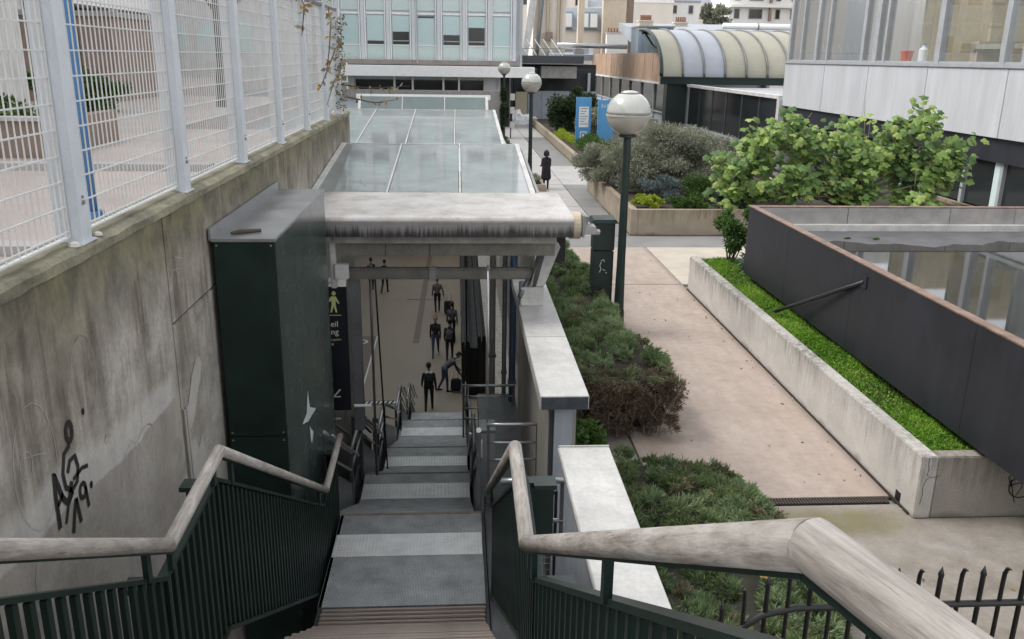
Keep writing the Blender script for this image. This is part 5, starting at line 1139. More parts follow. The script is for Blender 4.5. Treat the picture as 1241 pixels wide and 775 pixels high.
bp.part('back', G().box(12.3, 20, 56.5, 78, 0, 4.0), M['room_grey'])

# barrel vault
vt = Thing('barrel_vault', 'barrel vaulted roof of cream and pale blue panels on a dark green beam', 'building', (15, 53, 0))
def varc(r, a): return (56.2-6.15*r*math.cos(a*0.53), 4.55+2.68*r*math.sin(a*0.53))
cols_ = ['vault_cream', 'vault_blue', 'vault_blue', 'vault_cream', 'vault_cream', 'vault_cream', 'vault_cream']
for i, mt_ in enumerate(cols_):
    x0, x1 = 11.50+i*1.215, 11.50+(i+1)*1.215-0.08; g = G(); n_ = 24
    vs = []
    for k in range(n_+1):
        a = math.pi*k/n_
        for rr in (1.0, 0.975):
            y, z = varc(rr, a); vs += [(x0, y, z), (x1, y, z)]
    g._add(vs, sum([[(4*k, 4*k+1, 4*k+5, 4*k+4), (4*k+2, 4*k+6, 4*k+7, 4*k+3), (4*k, 4*k+4, 4*k+6, 4*k+2), (4*k+1, 4*k+3, 4*k+7, 4*k+5)] for k in range(n_)], []))
    vt.part('vault_panel', g, M[mt_], smooth=False)
    for xr_, w in ((x1+0.04, 0.06),):
        g = G(); g.tube([(xr_, *varc(1.012, math.pi*k/20)) for k in range(21)], w, 6); vt.part('rib', g, M['steel_mid'], smooth=True)
g = G(); g.tube([(11.46, *varc(1.0, math.pi*k/20)) for k in range(21)], 0.11, 6); vt.part('end_arch', g, M['green_post'], smooth=True)
vt.part('eave_beam', G().box(11.4, 20, 49.85, 50.15, 4.14, 4.50), M['green'])
vt.part('ridge_beam', G().box(11.5, 20, 56.25, 56.5, 6.95, 7.25), M['green'])
for x in (15, 19.5): vt.part('rear_post', G().box(x, x+0.2, 56.25, 56.45, 0, 6.94), M['green_post'])
vt.part('gutter', G().box(11.4, 20, 49.75, 50.05, 4.502, 4.56), M['green_post'])
vt.part('column', G().box(11.85, 13.0, 50.2, 51.0, 0, 4.13), M['green_post'])
vt.part('column_light', G().box(13.02, 13.2, 49.9, 50.1, 1.9, 4.13), M['frame_grey'])
for i in range(7):
    g = G(); g._add([(11.5+i*1.215+q*1.2, *varc(0.955, math.pi*k/20)) for k in range(21) for q in (0, 1)], [(2*k, 2*k+1, 2*k+3, 2*k+2) for k in range(20)]); vt.part('lining', g, M['green'], smooth=True)
vt.part('inner_truss', G().beam((11.6, 55.9, 6.9), (11.6, 53.6, 6.2), 0.15, 0.25), M['green_post'])
vt.part('inner_truss', G().beam((11.6, 53.6, 6.2), (11.6, 51.6, 5.9), 0.15, 0.2), M['green_post'])

# glazed low block
lb = Thing('glazed_block', 'low glazed block with dark reflecting windows under the vault', 'building', (13.5, 42, 0))
yb = [35.3, 37.6, 40.0, 42.4, 44.8, 47.2, 49.5]
for a, b in zip(yb[:-1], yb[1:]):
    f_ = lb.part('window', G().box(12.97, 13.05, a, a+0.14, 1.99, 4.02), M['steel_dark'])
    lb.part('pane', G().box(13.0, 13.02, a+0.141, b-0.001, 1.99, 4.02), M['bld_dark'], f_)
    lb.part('lower_pane', G().box(13.0, 13.04, a+0.1, b-0.1, 0.35, 1.70), M['bld_dark']); lb.part('lower_post', G().box(12.93, 13.05, b-0.1, b+0.1, 0, 1.80), M['frame_grey'])
    lb.part('lower_rail', G().box(12.95, 13.045, a+0.101, b-0.101, 1.1, 1.2), M['frame_grey'])
lb.part('top_frame', G().box(12.85, 13.2, 35.1, 49.7, 4.022, 4.16), M['white_dirty'])
lb.part('sill', G().box(12.8, 13.08, 35.1, 49.7, 1.80, 1.985), M['frame_grey'])
lb.part('end_pier', G().box(12.85, 13.1, 34.95, 35.25, 0, 4.02), M['white_dirty'])
lb.part('plinth', G().box(12.8, 13.1, 35.3, 49.6, 0, 0.34), M['pave_dark'])
lb.part('low_rail', G().box(12.3, 12.4, 30, 49, 0.55, 0.62).box(12.3, 12.4, 30, 49, 0.3, 0.36), M['galv'])
lb.part('back', G().box(13.1, 20, 35.2, 49.6, 0, 4.0), M['room_grey'])

# right hand building
FX = 20.5                                                       # facade plane; this building's coordinates were scaled out about the camera
# these are scaled up about the camera, bases landing on the sunken court floor
for t_, loc in ((bp, (18.96, 101.1, -3.19)), (vt, (23.7, 83.7, -3.19)), (lb, (21.33, 66.4, -3.19))):
    t_.o.location = loc; t_.o.scale = (1.58, 1.58, 1.58)
rbd = Thing('concrete_building', 'grey building with pale concrete band and large windows above the fig tree', 'building', (FX+1, 38, 0))
jb = [55.4, 49.3, 43.9, 38.2, 32.4, 26.5, 20.5, 14.2, 8.0]
for a, b in zip(jb[:-1], jb[1:]): rbd.part('concrete_panel', G().box(FX, FX+0.4, b+0.018, a-0.018, 2.78, 5.34), M['facade'], bevel=0.012)
rbd.part('panel_backing', G().box(FX+0.06, FX+0.39, 8, 55.3, 2.80, 5.32), M['soil'])
rbd.part('sill_band', G().box(FX-0.06, FX+0.5, 8, 55.44, 5.342, 5.495), M['frame_grey'], bevel=0.01)
mulls = [(55.3, .34), (53.3, .16), (51.1, .34), (49.5, .18), (45.1, .32), (43.7, .46), (42.7, .2), (37.8, .40), (33.1, .32), (31.8, .2), (27.2, .4), (22.4, .32), (20.9, .2), (16.1, .4), (9.5, .32)]
for (a, wa), (b, wb_) in zip(mulls[:-1], mulls[1:]):
    rbd.part('window_post', G().box(FX+0.08, FX+0.4, a-wa/2, a+wa/2, 5.497, 10.2), M['frame_grey'])
    f_ = rbd.part('window', G().box(FX+0.12, FX+0.3, b+wb_/2+0.001, a-wa/2-0.001, 5.497, 5.57), M['frame_grey'])
    rbd.part('pane', G().quad((FX+0.2, b+wb_/2+0.002, 5.571), (FX+0.2, a-wa/2-0.002, 5.571), (FX+0.2, a-wa/2-0.002, 9.9), (FX+0.2, b+wb_/2+0.002, 9.9)), M['pane'], f_)
rbd.part('upper_wall', G().box(FX, FX+0.4, 8, 55.4, 9.92, 11.2), M['facade'])
rbd.part('end_wall', G().box(FX+0.41, FX+11, 55.0, 55.4, 0, 11.2), M['facade'])
rbd.part('room_floor', G().box(FX+0.41, FX+10, 8, 54.9, 5.1, 5.42), M['room_grey'])
rbd.part('inner_sill', G().box(FX+0.42, FX+1.2, 31, 54, 5.422, 5.57), M['frame_grey'])
rbd.part('room_wall', G().box(FX+9.4, FX+9.7, 8, 54.9, 5.422, 9.8), M['room'])
rbd.part('room_ceiling', G().box(FX+0.42, FX+2.4, 8, 54.9, 10.21, 10.25), M['white_dirty']); rbd.part('room_ceiling', G().box(FX+7.8, FX+10, 8, 54.9, 10.21, 10.25), M['white_dirty'])
for y, mt_ in ((49.3, 'paris_white'), (43.3, 'room'), (37.7, 'room'), (33.0, 'room_grey')): rbd.part('partition', G().box(FX+2.2, FX+9.3, y-0.1, y+0.1, 5.424, 9.9), M[mt_])
rbd.part('table', G().box(FX+1.25, FX+2.15, 32.4, 37.3, 6.08, 6.28), M['vault_cream']); rbd.part('shelf', G().box(FX+1.4, FX+8, 37.0, 37.55, 5.424, 6.4), M['beige_panel'])
rbd.part('dark_band', G().box(FX+0.16, FX+0.8, 8, 55.3, 1.87, 2.775), M['black_panel'])
yy_ = 55.0
while yy_ > 9:
    rbd.part('ground_post', G().box(FX+0.3, FX+0.65, yy_-0.09, yy_+0.09, 0, 1.865), M['frame_grey']); rbd.part('ground_pane', G().box(FX+0.45, FX+0.55, yy_-2.43, yy_-0.1, 0.02, 1.865), M['bld_dark']); yy_ -= 2.53
rbd.part('ground_frame', G().box(FX+0.32, FX+0.64, 32.2, 32.7, 0.02, 1.86), M['bld_teal2'])
rbd.part('core', G().box(FX+0.81, FX+9.5, 8, 54.8, 0, 5.05), M['black'])
bk = Thing('bucket', 'orange plastic bucket standing inside the second large window', 'bucket', (FX+0.75, 41.7, 5.57))
bk.part('shell', G().lathe([(0.22, 0), (0.28, 0.40), (0.30, 0.40), (0.30, 0.46), (0.26, 0.46), (0.2, 0.04)], (FX+0.75, 41.7, 5.572), 16), M['orange'], smooth=False)
bk.part('handle', G().tube([(FX+0.75+0.28*math.cos(t), 41.7, 6.0+0.12*math.sin(t)) for t in [math.pi*k/10 for k in range(11)]], 0.015, 6), M['white'])
jr = Thing('water_canister', 'white canister beside the orange bucket inside the window', 'canister', (FX+0.75, 40.2, 5.57))
jr.part('shell', G().lathe([(0.2, 0), (0.2, 0.5), (0.08, 0.62), (0.08, 0.70)], (FX+0.75, 40.2, 5.572), 16), M['white'])
jr.part('cap', G().lathe([(0.09, 0), (0.09, 0.07)], (FX+0.75, 40.2, 6.275), 12), M['blue_pole'])

# blue signs
def totem(label, x, y, w, h, full):
    T = Thing('blue_sign', label, 'sign', (x, y, 0.42))
    T.part('board', G().box(x-w/2, x+w/2, y-0.06, y+0.06, 0.2, h), M['sign_blue'], bevel=0.01)
    T.part('edge_channel', G().box(x-w/2-0.03, x-w/2-0.002, y-0.08, y+0.08, 0.2, h+0.02), M['sign_blue'])
    if full:
        T.part('notice', G().box(x-w*0.33, x+w*0.33, y-0.075, y-0.0605, h-1.75, h-0.55), M['white'])
        g = G()
        for k in range(7): g.box(x-w*0.26, x+w*0.26-(k % 3)*0.09, y-0.078, y-0.0751, h-0.68-k*0.15, h-0.63-k*0.15)
        T.part('print_line', g, M['rim_in'], kind='stuff')
        g = G(); 
        for (a, b, c, d) in ((-.2, .2, -2.05, -2.0), (-.2, .2, -2.55, -2.5), (-.2, -.15, -2.5, -2.05), (.15, .2, -2.5, -2.05)): g.box(x+a, x+b, y-0.075, y-0.0605, h+c, h+d)
        g.box(x-0.06, x+0.06, y-0.075, y-0.0605, h-2.4, h-2.15); T.part('pictogram', g, M['white'])
        T.part('round_hole', G().tube([(x, y-0.0605, h-2.85), (x, y-0.07, h-2.85)], 0.13, 14), M['black'])
    else:
        g = G()
        for k in range(4): g.box(x-0.28+k*0.15, x-0.2+k*0.15, y-0.075, y-0.0605, h-0.42, h-0.22-0.05*(k % 2))
        T.part('lettering', g, M['white_dirty'], kind='stuff')
totem('bright blue totem sign with white notice and square pictogram', 7.55, 52.9, 0.88, 3.25, True)
totem('narrower plain blue totem sign partly behind the nearest lamp globe', 8.52, 50.7, 0.88, 3.2, False)

# ------------------------------------------------------------------ roofs of the city behind
ph = Thing('beige_building', 'tall beige rendered building with vertical ribs and slanting white edge', 'building', (9, 95, 0))
ph.part('wall', G().box(7.9, 11.3, 95, 104, 0, 24), M['paris_cream'])
for x in (8.4, 9.3, 9.55, 10.4, 10.7): ph.part('rib', G().box(x, x+0.22, 94.8, 94.99, 4, 24), M['paris_beige'])
ph.part('slanting_edge', G().hexa([(6.6, 94.5, 5.2), (7.3, 94.5, 5.2), (7.3, 94.9, 5.2), (6.6, 94.9, 5.2), (8.8, 94.5, 20), (9.7, 94.5, 20), (9.7, 94.9, 20), (8.8, 94.9, 20)]), M['white_dirty'])
ph.part('flue', G().tube([(8.2, 94.4, 5), (8.9, 94.4, 13), (9.2, 94.4, 18)], 0.2, 8), M['galv'], smooth=True)
ph.part('pot', G().box(9.2, 9.9, 94.3, 94.75, 7.2, 8.0), M['brick_brown'])
def chimney(label, x0, x1, y, z0, z1, mt, pots):
    T = Thing('chimney_stack', label, 'chimney', ((x0+x1)/2, y, z0))
    T.part('stack', G().box(x0, x1, y, y+1.2, z0, z1), M[mt]); T.part('crown', G().box(x0-0.1, x1+0.1, y-0.1, y+1.3, z1+0.002, z1+0.15), M['white_dirty'])
    pm = G().lathe([(0.14, 0), (0.10, 0.55), (0.13, 0.6)], (0, 0, 0), 8).mesh('pot', M['terracotta'])
    for k in range(pots): T.piece('pot', pm, (x0+0.25+(x1-x0-0.5)*k/max(1, pots-1), y+0.5, z1+0.155))
chimney('white chimney block with terracotta pots right of the beige building', 11.3, 12.75, 110, 4, 8.15, 'paris_white', 5)
chimney('second white chimney block with pots below the broad beige stack', 20.4, 23.3, 123.3, 4, 8.7, 'paris_white', 7)
chimney('broad beige chimney wall with small dark opening', 20.0, 23.2, 125, 6, 13.2, 'paris_beige', 8)
chimney('narrow tan chimney wall left of the mansard windows', 16.2, 17.0, 122, 6, 13.3, 'paris_beige', 3)
chimney('brown chimney stub beside the broad beige stack', 23.3, 24.4, 126, 6, 13.4, 'brick_brown', 3)
chimney('small beige chimney above the zinc roof behind the vault', 22.5, 24.2, 112, 6, 9.9, 'paris_beige', 6)
chimney('second small beige chimney behind the vault, near the tree', 27.2, 28.8, 113, 6, 9.8, 'paris_beige', 5)
mh = Thing('mansard_house', 'old house with blue grey zinc mansard and bright dormer windows', 'building', (17, 126, 0))
mh.part('wall', G().box(13, 24, 127, 138, 0, 9.2), M['paris_cream'])
mh.part('roof', G().hexa([(12.8, 126.5, 9.2), (24.2, 126.5, 9.2), (24.2, 138, 9.2), (12.8, 138, 9.2), (13.6, 128.2, 12.2), (23.6, 128.2, 12.2), (23.6, 137, 12.4), (13.6, 137, 12.4)]), M['zinc'])
for x in (14.9, 17.2, 18.45):
    f_ = mh.part('window', G().box(x-0.12, x+1.1, 126.2, 127.8, 9.45, 11.6), M['slate_blue']); mh.part('pane', G().box(x, x+0.95, 126.15, 126.199, 9.6, 11.35), M['paris_white'], f_)
zr = Thing('zinc_roof', 'low zinc roofs with silver ducts between the path and the old houses', 'roof', (15, 95, 4))
zr.part('sheet', G().hexa([(9.5, 92.1, 5.2), (13.9, 92.1, 5.2), (16.0, 108, 6.8), (9.5, 108, 6.8), (9.5, 92.1, 5.8), (13.9, 92.1, 5.8), (16.0, 108, 7.1), (9.5, 108, 7.1)]), M['zinc'])
zr.part('sheet', G().hexa([(21, 98, 5.2), (60, 98, 5.2), (60, 118, 9), (21, 118, 9), (21, 98, 8.0), (60, 98, 8.0), (60, 118, 9.9), (21, 118, 9.9)]), M['zinc'])
zr.part('duct', G().tube([(9.9, 90, 6.7), (13.2, 89.8, 6.65), (16.9, 89.7, 6.6)], 0.24, 10), M['steel'], smooth=True)
zr.part('duct', G().tube([(28.3, 96, 8.95), (40, 96, 8.9)], 0.33, 10), M['white'], smooth=True)
for x in (32, 36): zr.part('duct_band', G().tube([(x, 96, 8.93), (x+0.15, 96, 8.93)], 0.37, 10), M['galv'])
for i, (x, y, w) in enumerate(((12.0, 92.6, 1.0), (12.9, 94, 0.8), (11, 96, 1.5), (13.0, 98, 1.2))): zr.part('roof_unit', G().box(x, x+w, y, y+0.8, 5.5, 6.3+0.3*(i % 2)), M['white_dirty'] if i % 2 else M['rim_in'])
sb = Thing('blue_grey_tower', 'blue grey clad lift tower beside the open end of the vault', 'building', (20.5, 95, 3.2))
sb.part('wall', G().box(18.75, 22.4, 93.5, 97.5, 3.2, 8.6), M['slate_blue'])
for k in range(5): sb.part('seam', G().box(19.2+k*0.7, 19.25+k*0.7, 93.45, 93.499, 4, 8.6), M['zinc'])
sb.part('roof', G().box(18.7, 22.5, 93.3, 97.6, 8.602, 8.75), M['galv'])
cwb = Thing('cream_building', 'plain cream rendered gable at the top edge behind the vault', 'building', (34, 160, 0))
cwb.part('wall', G().box(30.4, 38, 160, 172, 0, 24), M['paris_cream']); cwb.part('band', G().box(30.3, 38.1, 159.9, 159.99, 14.9, 15.3), M['paris_white'])
cwb.part('window', G().box(34.5, 36.3, 159.9, 159.99, 16.5, 18.5), M['bld_dark'])
wh2 = Thing('white_house', 'low white house with small dark windows left of the treetop', 'building', (41, 165, 0))
wh2.part('wall', G().box(38.2, 44, 165, 175, 0, 15.4), M['paris_white'])
for x in (39.0, 42.0): 
    f_ = wh2.part('window', G().box(x, x+0.9, 164.9, 164.99, 13.4, 14.9), M['frame_grey']); wh2.part('pane', G().box(x+0.1, x+0.8, 164.85, 164.899, 13.5, 14.8), M['bld_dark'], f_)
wh2.part('roof', G().box(38, 44.2, 164.8, 175.2, 15.402, 15.7), M['zinc'])
mb = Thing('modern_block', 'bright white modern apartment block with dark window openings, farthest right', 'building', (55, 180, 0))
mb.part('wall', G().box(54, 69, 180, 192, 0, 34), M['paris_white'])
for r in range(5):
    for (a, b) in ((55, 56.2), (58.0, 60.8), (63.4, 64.4), (66.5, 68.0)):
        f_ = mb.part('window', G().box(a, b, 179.85, 179.99, 13.4+r*3.4, 15.3+r*3.4), M['frame_grey']); mb.part('pane', G().box(a+0.12, b-0.12, 179.8, 179.849, 13.5+r*3.4, 15.2+r*3.4), M['bld_dark'], f_)
    mb.part('balcony', G().box(54, 69, 178.8, 179.98, 15.55+r*3.4, 16.0+r*3.4), M['paris_white'])
    mb.part('balcony_rail', G().box(62, 62.3, 178.7, 179.84, 13+r*3.4, 15.54+r*3.4), M['brick_brown'])
bush('far_tree', 'small yellowish green treetop between the white houses', 'tree', (48.5, 168, 13.6), (3.0, 3.0, 2.2), 2600, 'olive', 0.6, 0.3, 16, None, 6.0)
for i, (x0, x1, y, z1, mt_, lab) in enumerate(((-30, -10, 150, 18, 'paris_cream', 'cream building far behind the office block'), (70, 120, 150, 26, 'paris_beige', 'long stone building far to the right'), (14, 30, 210, 19.5, 'paris_cream', 'cream apartment house on the skyline behind the mansard'), (30, 44, 215, 17.0, 'paris_white', 'white apartment house on the skyline behind the cream gable'), (46, 62, 220, 18.5, 'paris_cream', 'pale house on the skyline behind the treetop'))):
    T = Thing('town_house', lab, 'building', ((x0+x1)/2, y, 0)); T.part('wall', G().box(x0, x1, y, y+12, 0, z1), M[mt_])
    T.part('roof', G().hexa([(x0, y, z1), (x1, y, z1), (x1, y+12, z1), (x0, y+12, z1), (x0+1, y+2, z1+2), (x1-1, y+2, z1+2), (x1-1, y+10, z1+2), (x0+1, y+10, z1+2)]), M['zinc'])
    n_ = int((x1-x0)/3)
    for k in range(n_):
        f_ = T.part('window', G().box(x0+1+k*3, x0+2+k*3, y-0.1, y-0.01, z1-2.6, z1-0.8), M['frame_grey']); T.part('pane', G().box(x0+1.1+k*3, x0+1.9+k*3, y-0.14, y-0.101, z1-2.5, z1-0.9), M['bld_dark'], f_)

# ------------------------------------------------------------------ the street behind the fence
structure('kerb', G().box(-14, -3.0, 10.75, 11.0, 4.121, 4.20).box(-9, -2.6, 6.1, 6.3, 4.121, 4.19), M['pave'])
cl = Thing('stone_column', 'tall white stone column of the building behind the fence', 'column', (-7.6, 17.2, 4.12))
cl.part('shaft', G().box(-9.3, -8.45, 17.0, 18.2, 4.45, 12), M['white_dirty'], bevel=0.03); cl.part('base', G().box(-9.4, -8.35, 16.9, 18.3, 4.121, 4.449), M['coping'], bevel=0.02)
for x in (-9.0, -8.75): cl.part('groove', G().box(x, x+0.05, 16.985, 16.999, 4.6, 12), M['rim_in'])
bb = Thing('brick_planter', 'low brown brick planter with small plants behind the fence', 'planter', (-6.6, 14, 4.12))
bb.part('wall', G().box(-8.6, -5.4, 12.0, 12.2, 4.121, 4.60), M['brick_brown']); bb.part('wall', G().box(-5.6, -5.4, 12.201, 14.5, 4.121, 4.60), M['brick_brown'])
bb.part('coping', G().box(-8.6, -5.35, 11.95, 12.25, 4.602, 4.65), M['coping']); bb.part('soil', G().box(-8.6, -5.61, 12.21, 14.5, 4.121, 4.52), M['soil'])
bush('planter_plants', 'small pale plants growing in the brown brick planter', 'plant', (-6.9, 12.9, 4.72), (1.3, 0.5, 0.2), 1500, 'midbush', 0.12, 0.06, 8, None, 4.52)
pole = Thing('blue_pole', 'tall blue painted pole standing just behind the fence', 'pole', (-3.1, 7.5, 4.12))
pole.part('shaft', G().tube([(-3.1, 7.5, 4.12), (-3.1, 7.5, 9)], 0.055, 12), M['blue_pole'], smooth=True); pole.part('foot', G().tube([(-3.1, 7.5, 4.121), (-3.1, 7.5, 4.2)], 0.10, 12), M['blue_pole'])
bush('street_hedge', 'green hedge across the street seen through the fence', 'hedge', (-8.9, 21.5, 4.6), (1.3, 0.8, 0.5), 4000, 'midbush', 0.14, 0.07, 16, None, 4.12)
sbd = Thing('brick_shed', 'dark brown brick shed with flat roof across the street', 'building', (-10, 29, 4.12))
sbd.part('wall', G().box(-12.6, -9.6, 26, 30, 4.121, 6.4), M['brick_brown']); sbd.part('roof', G().box(-12.7, -9.5, 25.9, 30.1, 6.402, 6.55), M['rim_in']); sbd.part('door', G().box(-11.4, -10.5, 25.95, 25.999, 4.13, 6.1), M['steel_dark'])
stb = Thing('street_building', 'long pale street facade behind the fence with shaded ground floor', 'building', (-22, 30, 4.12))
stb.part('wall', G().box(-30, -17, -20, 60, 7.5, 24), M['paris_white']); stb.part('ground_floor', G().box(-30, -18.5, -20, 60, 4.121, 7.49), M['steel_dark'])
pil = G().box(-0.35, 0.35, -0.35, 0.35, 0, 3.37).mesh('pillar', M['white_dirty']); wm = G().box(0, 0.08, 0, 1.3, 0, 1.8).mesh('window', M['bld_dark'])
for k in range(16): stb.piece('pillar', pil, (-17.5, -18+k*5, 4.122))
for k in range(30):
    for r in range(4): stb.piece('window', wm, (-16.99, -18.4+k*2.6, 8.6+r*3.4))
end_ = Thing('white_office', 'pale facade closing the street far behind the fence', 'building', (-14, 58, 4.12))
end_.part('wall', G().box(-24, -11.5, 56, 66, 4.121, 20), M['white_dirty'])
for k in range(5):
    for r in range(4): end_.piece('window', G().box(0, 1.2, 0, 0.08, 0, 1.7).mesh('window', M['bld_teal']), (-21.6+k*2, 55.93, 5.6+r*3.3))
def van():
    T = Thing('parked_van', 'white van parked at the far kerb behind the fence', 'van', (-8.6, 22.5, 4.12))
    g = G(); prof = [(20.4, 0.35), (20.35, 0.9), (20.6, 1.15), (21.1, 1.25), (21.7, 1.95), (24.9, 2.0), (25.0, 0.35)]
    vs = [(-9.6, y, 4.12+z) for y, z in prof]+[(-7.9, y, 4.12+z) for y, z in prof]; k = len(prof)
    g._add(vs, [tuple(range(k)), tuple(range(2*k-1, k-1, -1))]+[(i, i+k, (i+1) % k+k, (i+1) % k) for i in range(k)])
    T.part('body', g, M['white'], bevel=0.05)
    T.part('side_window', G().box(-7.895, -7.88, 21.75, 22.7, 5.3, 5.95), M['bld_dark'])
    T.part('windscreen', G().hexa([(-9.5, 21.08, 5.40), (-8.0, 21.08, 5.40), (-8.0, 21.1, 5.41), (-9.5, 21.1, 5.41), (-9.4, 21.62, 6.02), (-8.1, 21.62, 6.02), (-8.1, 21.66, 6.03), (-9.4, 21.66, 6.03)]), M['bld_dark'])
    for y in (21.2, 24.1):
        for x in (-9.55, -7.95): 
            w = T.part('wheel', G().tube([(x-0.1, y, 4.45), (x+0.1, y, 4.45)], 0.33, 18), M['black']); T.part('rim', G().tube([(x-0.11, y, 4.45), (x+0.11, y, 4.45)], 0.18, 12), M['galv'], w)
    for x in (-9.4, -8.2): T.part('headlight', G().box(x, x+0.25, 20.33, 20.42, 4.85, 5.0), M['letter'])
van_ = None
van()
bpy.data.objects['parked_van'].location += Vector((-7.0, 22.5, 0))
def street_tree(label, x, y, h):
    T = Thing('street_tree', label, 'tree', (x, y, 4.12), 'trees behind the fence')
    T.part('trunk', G().tube([(x, y, 4.12), (x+0.05, y, 5.5), (x, y+0.1, 4.12+h*0.5)], [0.16, 0.12, 0.09], 10), M['bark'], smooth=True)
    g = G(); tips = []
    for k in range(16):
        a = Vector((x, y+0.1, 4.12+h*random.uniform(0.3, 0.5))); b = a+Vector((random.uniform(-1.6, 1.6), random.uniform(-1.6, 1.6), random.uniform(0.8, h*0.55))); mm = a.lerp(b, .5)+Vector((random.uniform(-.3, .3),)*3)
        g.tube([a, mm, b], [0.05, 0.03, 0.008], 5)
        for q in range(4):
            c = mm.lerp(b, q/4); d = c+Vector((random.uniform(-.6, .6), random.uniform(-.6, .6), random.uniform(-.1, .6))); g.tube([c, d], [0.015, 0.004], 4); tips.append(d)
    T.part('branch', g, M['bark'])
    tp = np.array([list(t) for t in tips]); P = np.repeat(tp, 14, 0)+RNG.normal(0, 0.22, (len(tp)*14, 3)); 
    link('crown', leaves(P, unit(len(P)), 0.10, 0.06, M['olive'], 'crown', T.base), T.o, kind='stuff')
street_tree('thin leaved street tree nearest to the brick shed', -6.2, 24.0, 6.5)
street_tree('thin leaved street tree farther along the fence', -5.6, 36, 7.0)
# bramble over the far end of the fence
vn = Thing('bramble', 'bare bramble shoots with a few leaves hanging over the far fence panels', 'climbing plant', (-1.95, 14, 5.6))
vg = G(); lp_ = []
for pts in ([(-2.0, 14.4, 6.2), (-1.8, 13.2, 5.95), (-1.7, 12.2, 5.55), (-1.68, 11.6, 5.2)], [(-1.95, 15, 5.7), (-1.75, 13.6, 5.65), (-1.68, 12.6, 5.55), (-1.65, 11.6, 5.3), (-1.65, 10.9, 5.1)], [(-1.98, 15.5, 5.3), (-1.8, 14.2, 5.3), (-1.75, 12.8, 5.1), (-1.72, 11.9, 4.85)], [(-2.0, 14, 6.3), (-1.6, 14.6, 6.5), (-1.2, 14.9, 6.35)], [(-2.0, 11.8, 6.25), (-1.85, 11.3, 6.05), (-1.85, 11.0, 5.7)], [(-2.0, 15.6, 5.0), (-1.5, 15.4, 4.95), (-0.8, 15.3, 5.0)], [(-1.9, 15.5, 4.8), (-1.4, 15.2, 4.72), (-1.0, 15.2, 4.78)]):
    vg.tube(pts, [0.012]+[0.010]*(len(pts)-2)+[0.004], 6)
    for q in range(9):
        t = random.uniform(0, len(pts)-1.01); i = int(t); lp_.append(Vector(pts[i]).lerp(Vector(pts[i+1]), t-i))
vn.part('stem', vg, M['bark'], smooth=True)
P = np.array([list(v) for v in lp_]); link('foliage', leaves(np.repeat(P, 2, 0), unit(len(P)*2)-np.array([0, 0, .4]), RNG.uniform(.05, .13, len(P)*2), .05, [M['dryleaf'], M['olive']], 'foliage', vn.base, .2, RNG.integers(0, 2, len(P)*2)), vn.o, kind='stuff')
P = np.stack([RNG.normal(-1.98, .05, 260), RNG.normal(15.4, .10, 260), RNG.uniform(4.6, 6.1, 260)], 1)
link('foliage', leaves(P, unit(260), .07, .035, [M['dryleaf'], M['bark'], M['olive']], 'foliage', vn.base, .2, RNG.choice([0, 1, 1, 1, 2, 2], 260)), vn.o, kind='stuff')

# ------------------------------------------------------------------ people
def rm(name, caps, mats, voxel, base):
    """one continuous skin round tapered limbs; caps: (p0,r0,p1,r1,material)"""
    bm = bmesh.new()
    for p0, ra, p1, rb, _m in caps:
        p0, p1 = Vector(p0), Vector(p1); d = p1-p0; L = d.length
        for c, r in ((p0, ra), (p1, rb)): bmesh.ops.create_icosphere(bm, subdivisions=2, radius=r, matrix=Matrix.Translation(c))
        if L > 1e-4: bmesh.ops.create_cone(bm, cap_ends=True, segments=12, radius1=ra, radius2=rb, depth=L, matrix=Matrix.LocRotScale((p0+p1)/2, d.to_track_quat('Z', 'Y'), None))
    me = bpy.data.meshes.new(name); bm.to_mesh(me); bm.free()
    o = bpy.data.objects.new(name, me); COL.objects.link(o); md = o.modifiers.new('r', 'REMESH'); md.mode = 'VOXEL'; md.voxel_size = voxel; md.use_smooth_shade = True
    s_ = o.modifiers.new('s', 'SMOOTH'); s_.factor = 0.5; s_.iterations = 2
    dg = bpy.context.evaluated_depsgraph_get(); out = bpy.data.meshes.new_from_object(o.evaluated_get(dg)); bpy.data.objects.remove(o); bpy.data.meshes.remove(me)
    out.name = name; out.materials.clear(); names = []
    for c in caps:
        if c[4] not in names: names.append(c[4]); out.materials.append(M[c[4]])
    if len(names) > 1:
        n_ = len(out.polygons); ctr = np.empty(n_*3); out.polygons.foreach_get('center', ctr); ctr = ctr.reshape(-1, 3); best = np.full(n_, 1e9); mi = np.zeros(n_, np.int32)
        for p0, ra, p1, rb, mm_ in caps:
            a = np.array(p0, float); d = np.array(p1, float)-a; L2 = max(d@d, 1e-9); t = np.clip(((ctr-a)@d)/L2, 0, 1); dist = np.linalg.norm(ctr-(a+t[:, None]*d), axis=1)-(ra+(rb-ra)*t)
            k = dist < best; best = np.where(k, dist, best); mi = np.where(k, names.index(mm_), mi)
        out.polygons.foreach_set('material_index', mi)
    out.polygons.foreach_set('use_smooth', [True]*len(out.polygons)); return out

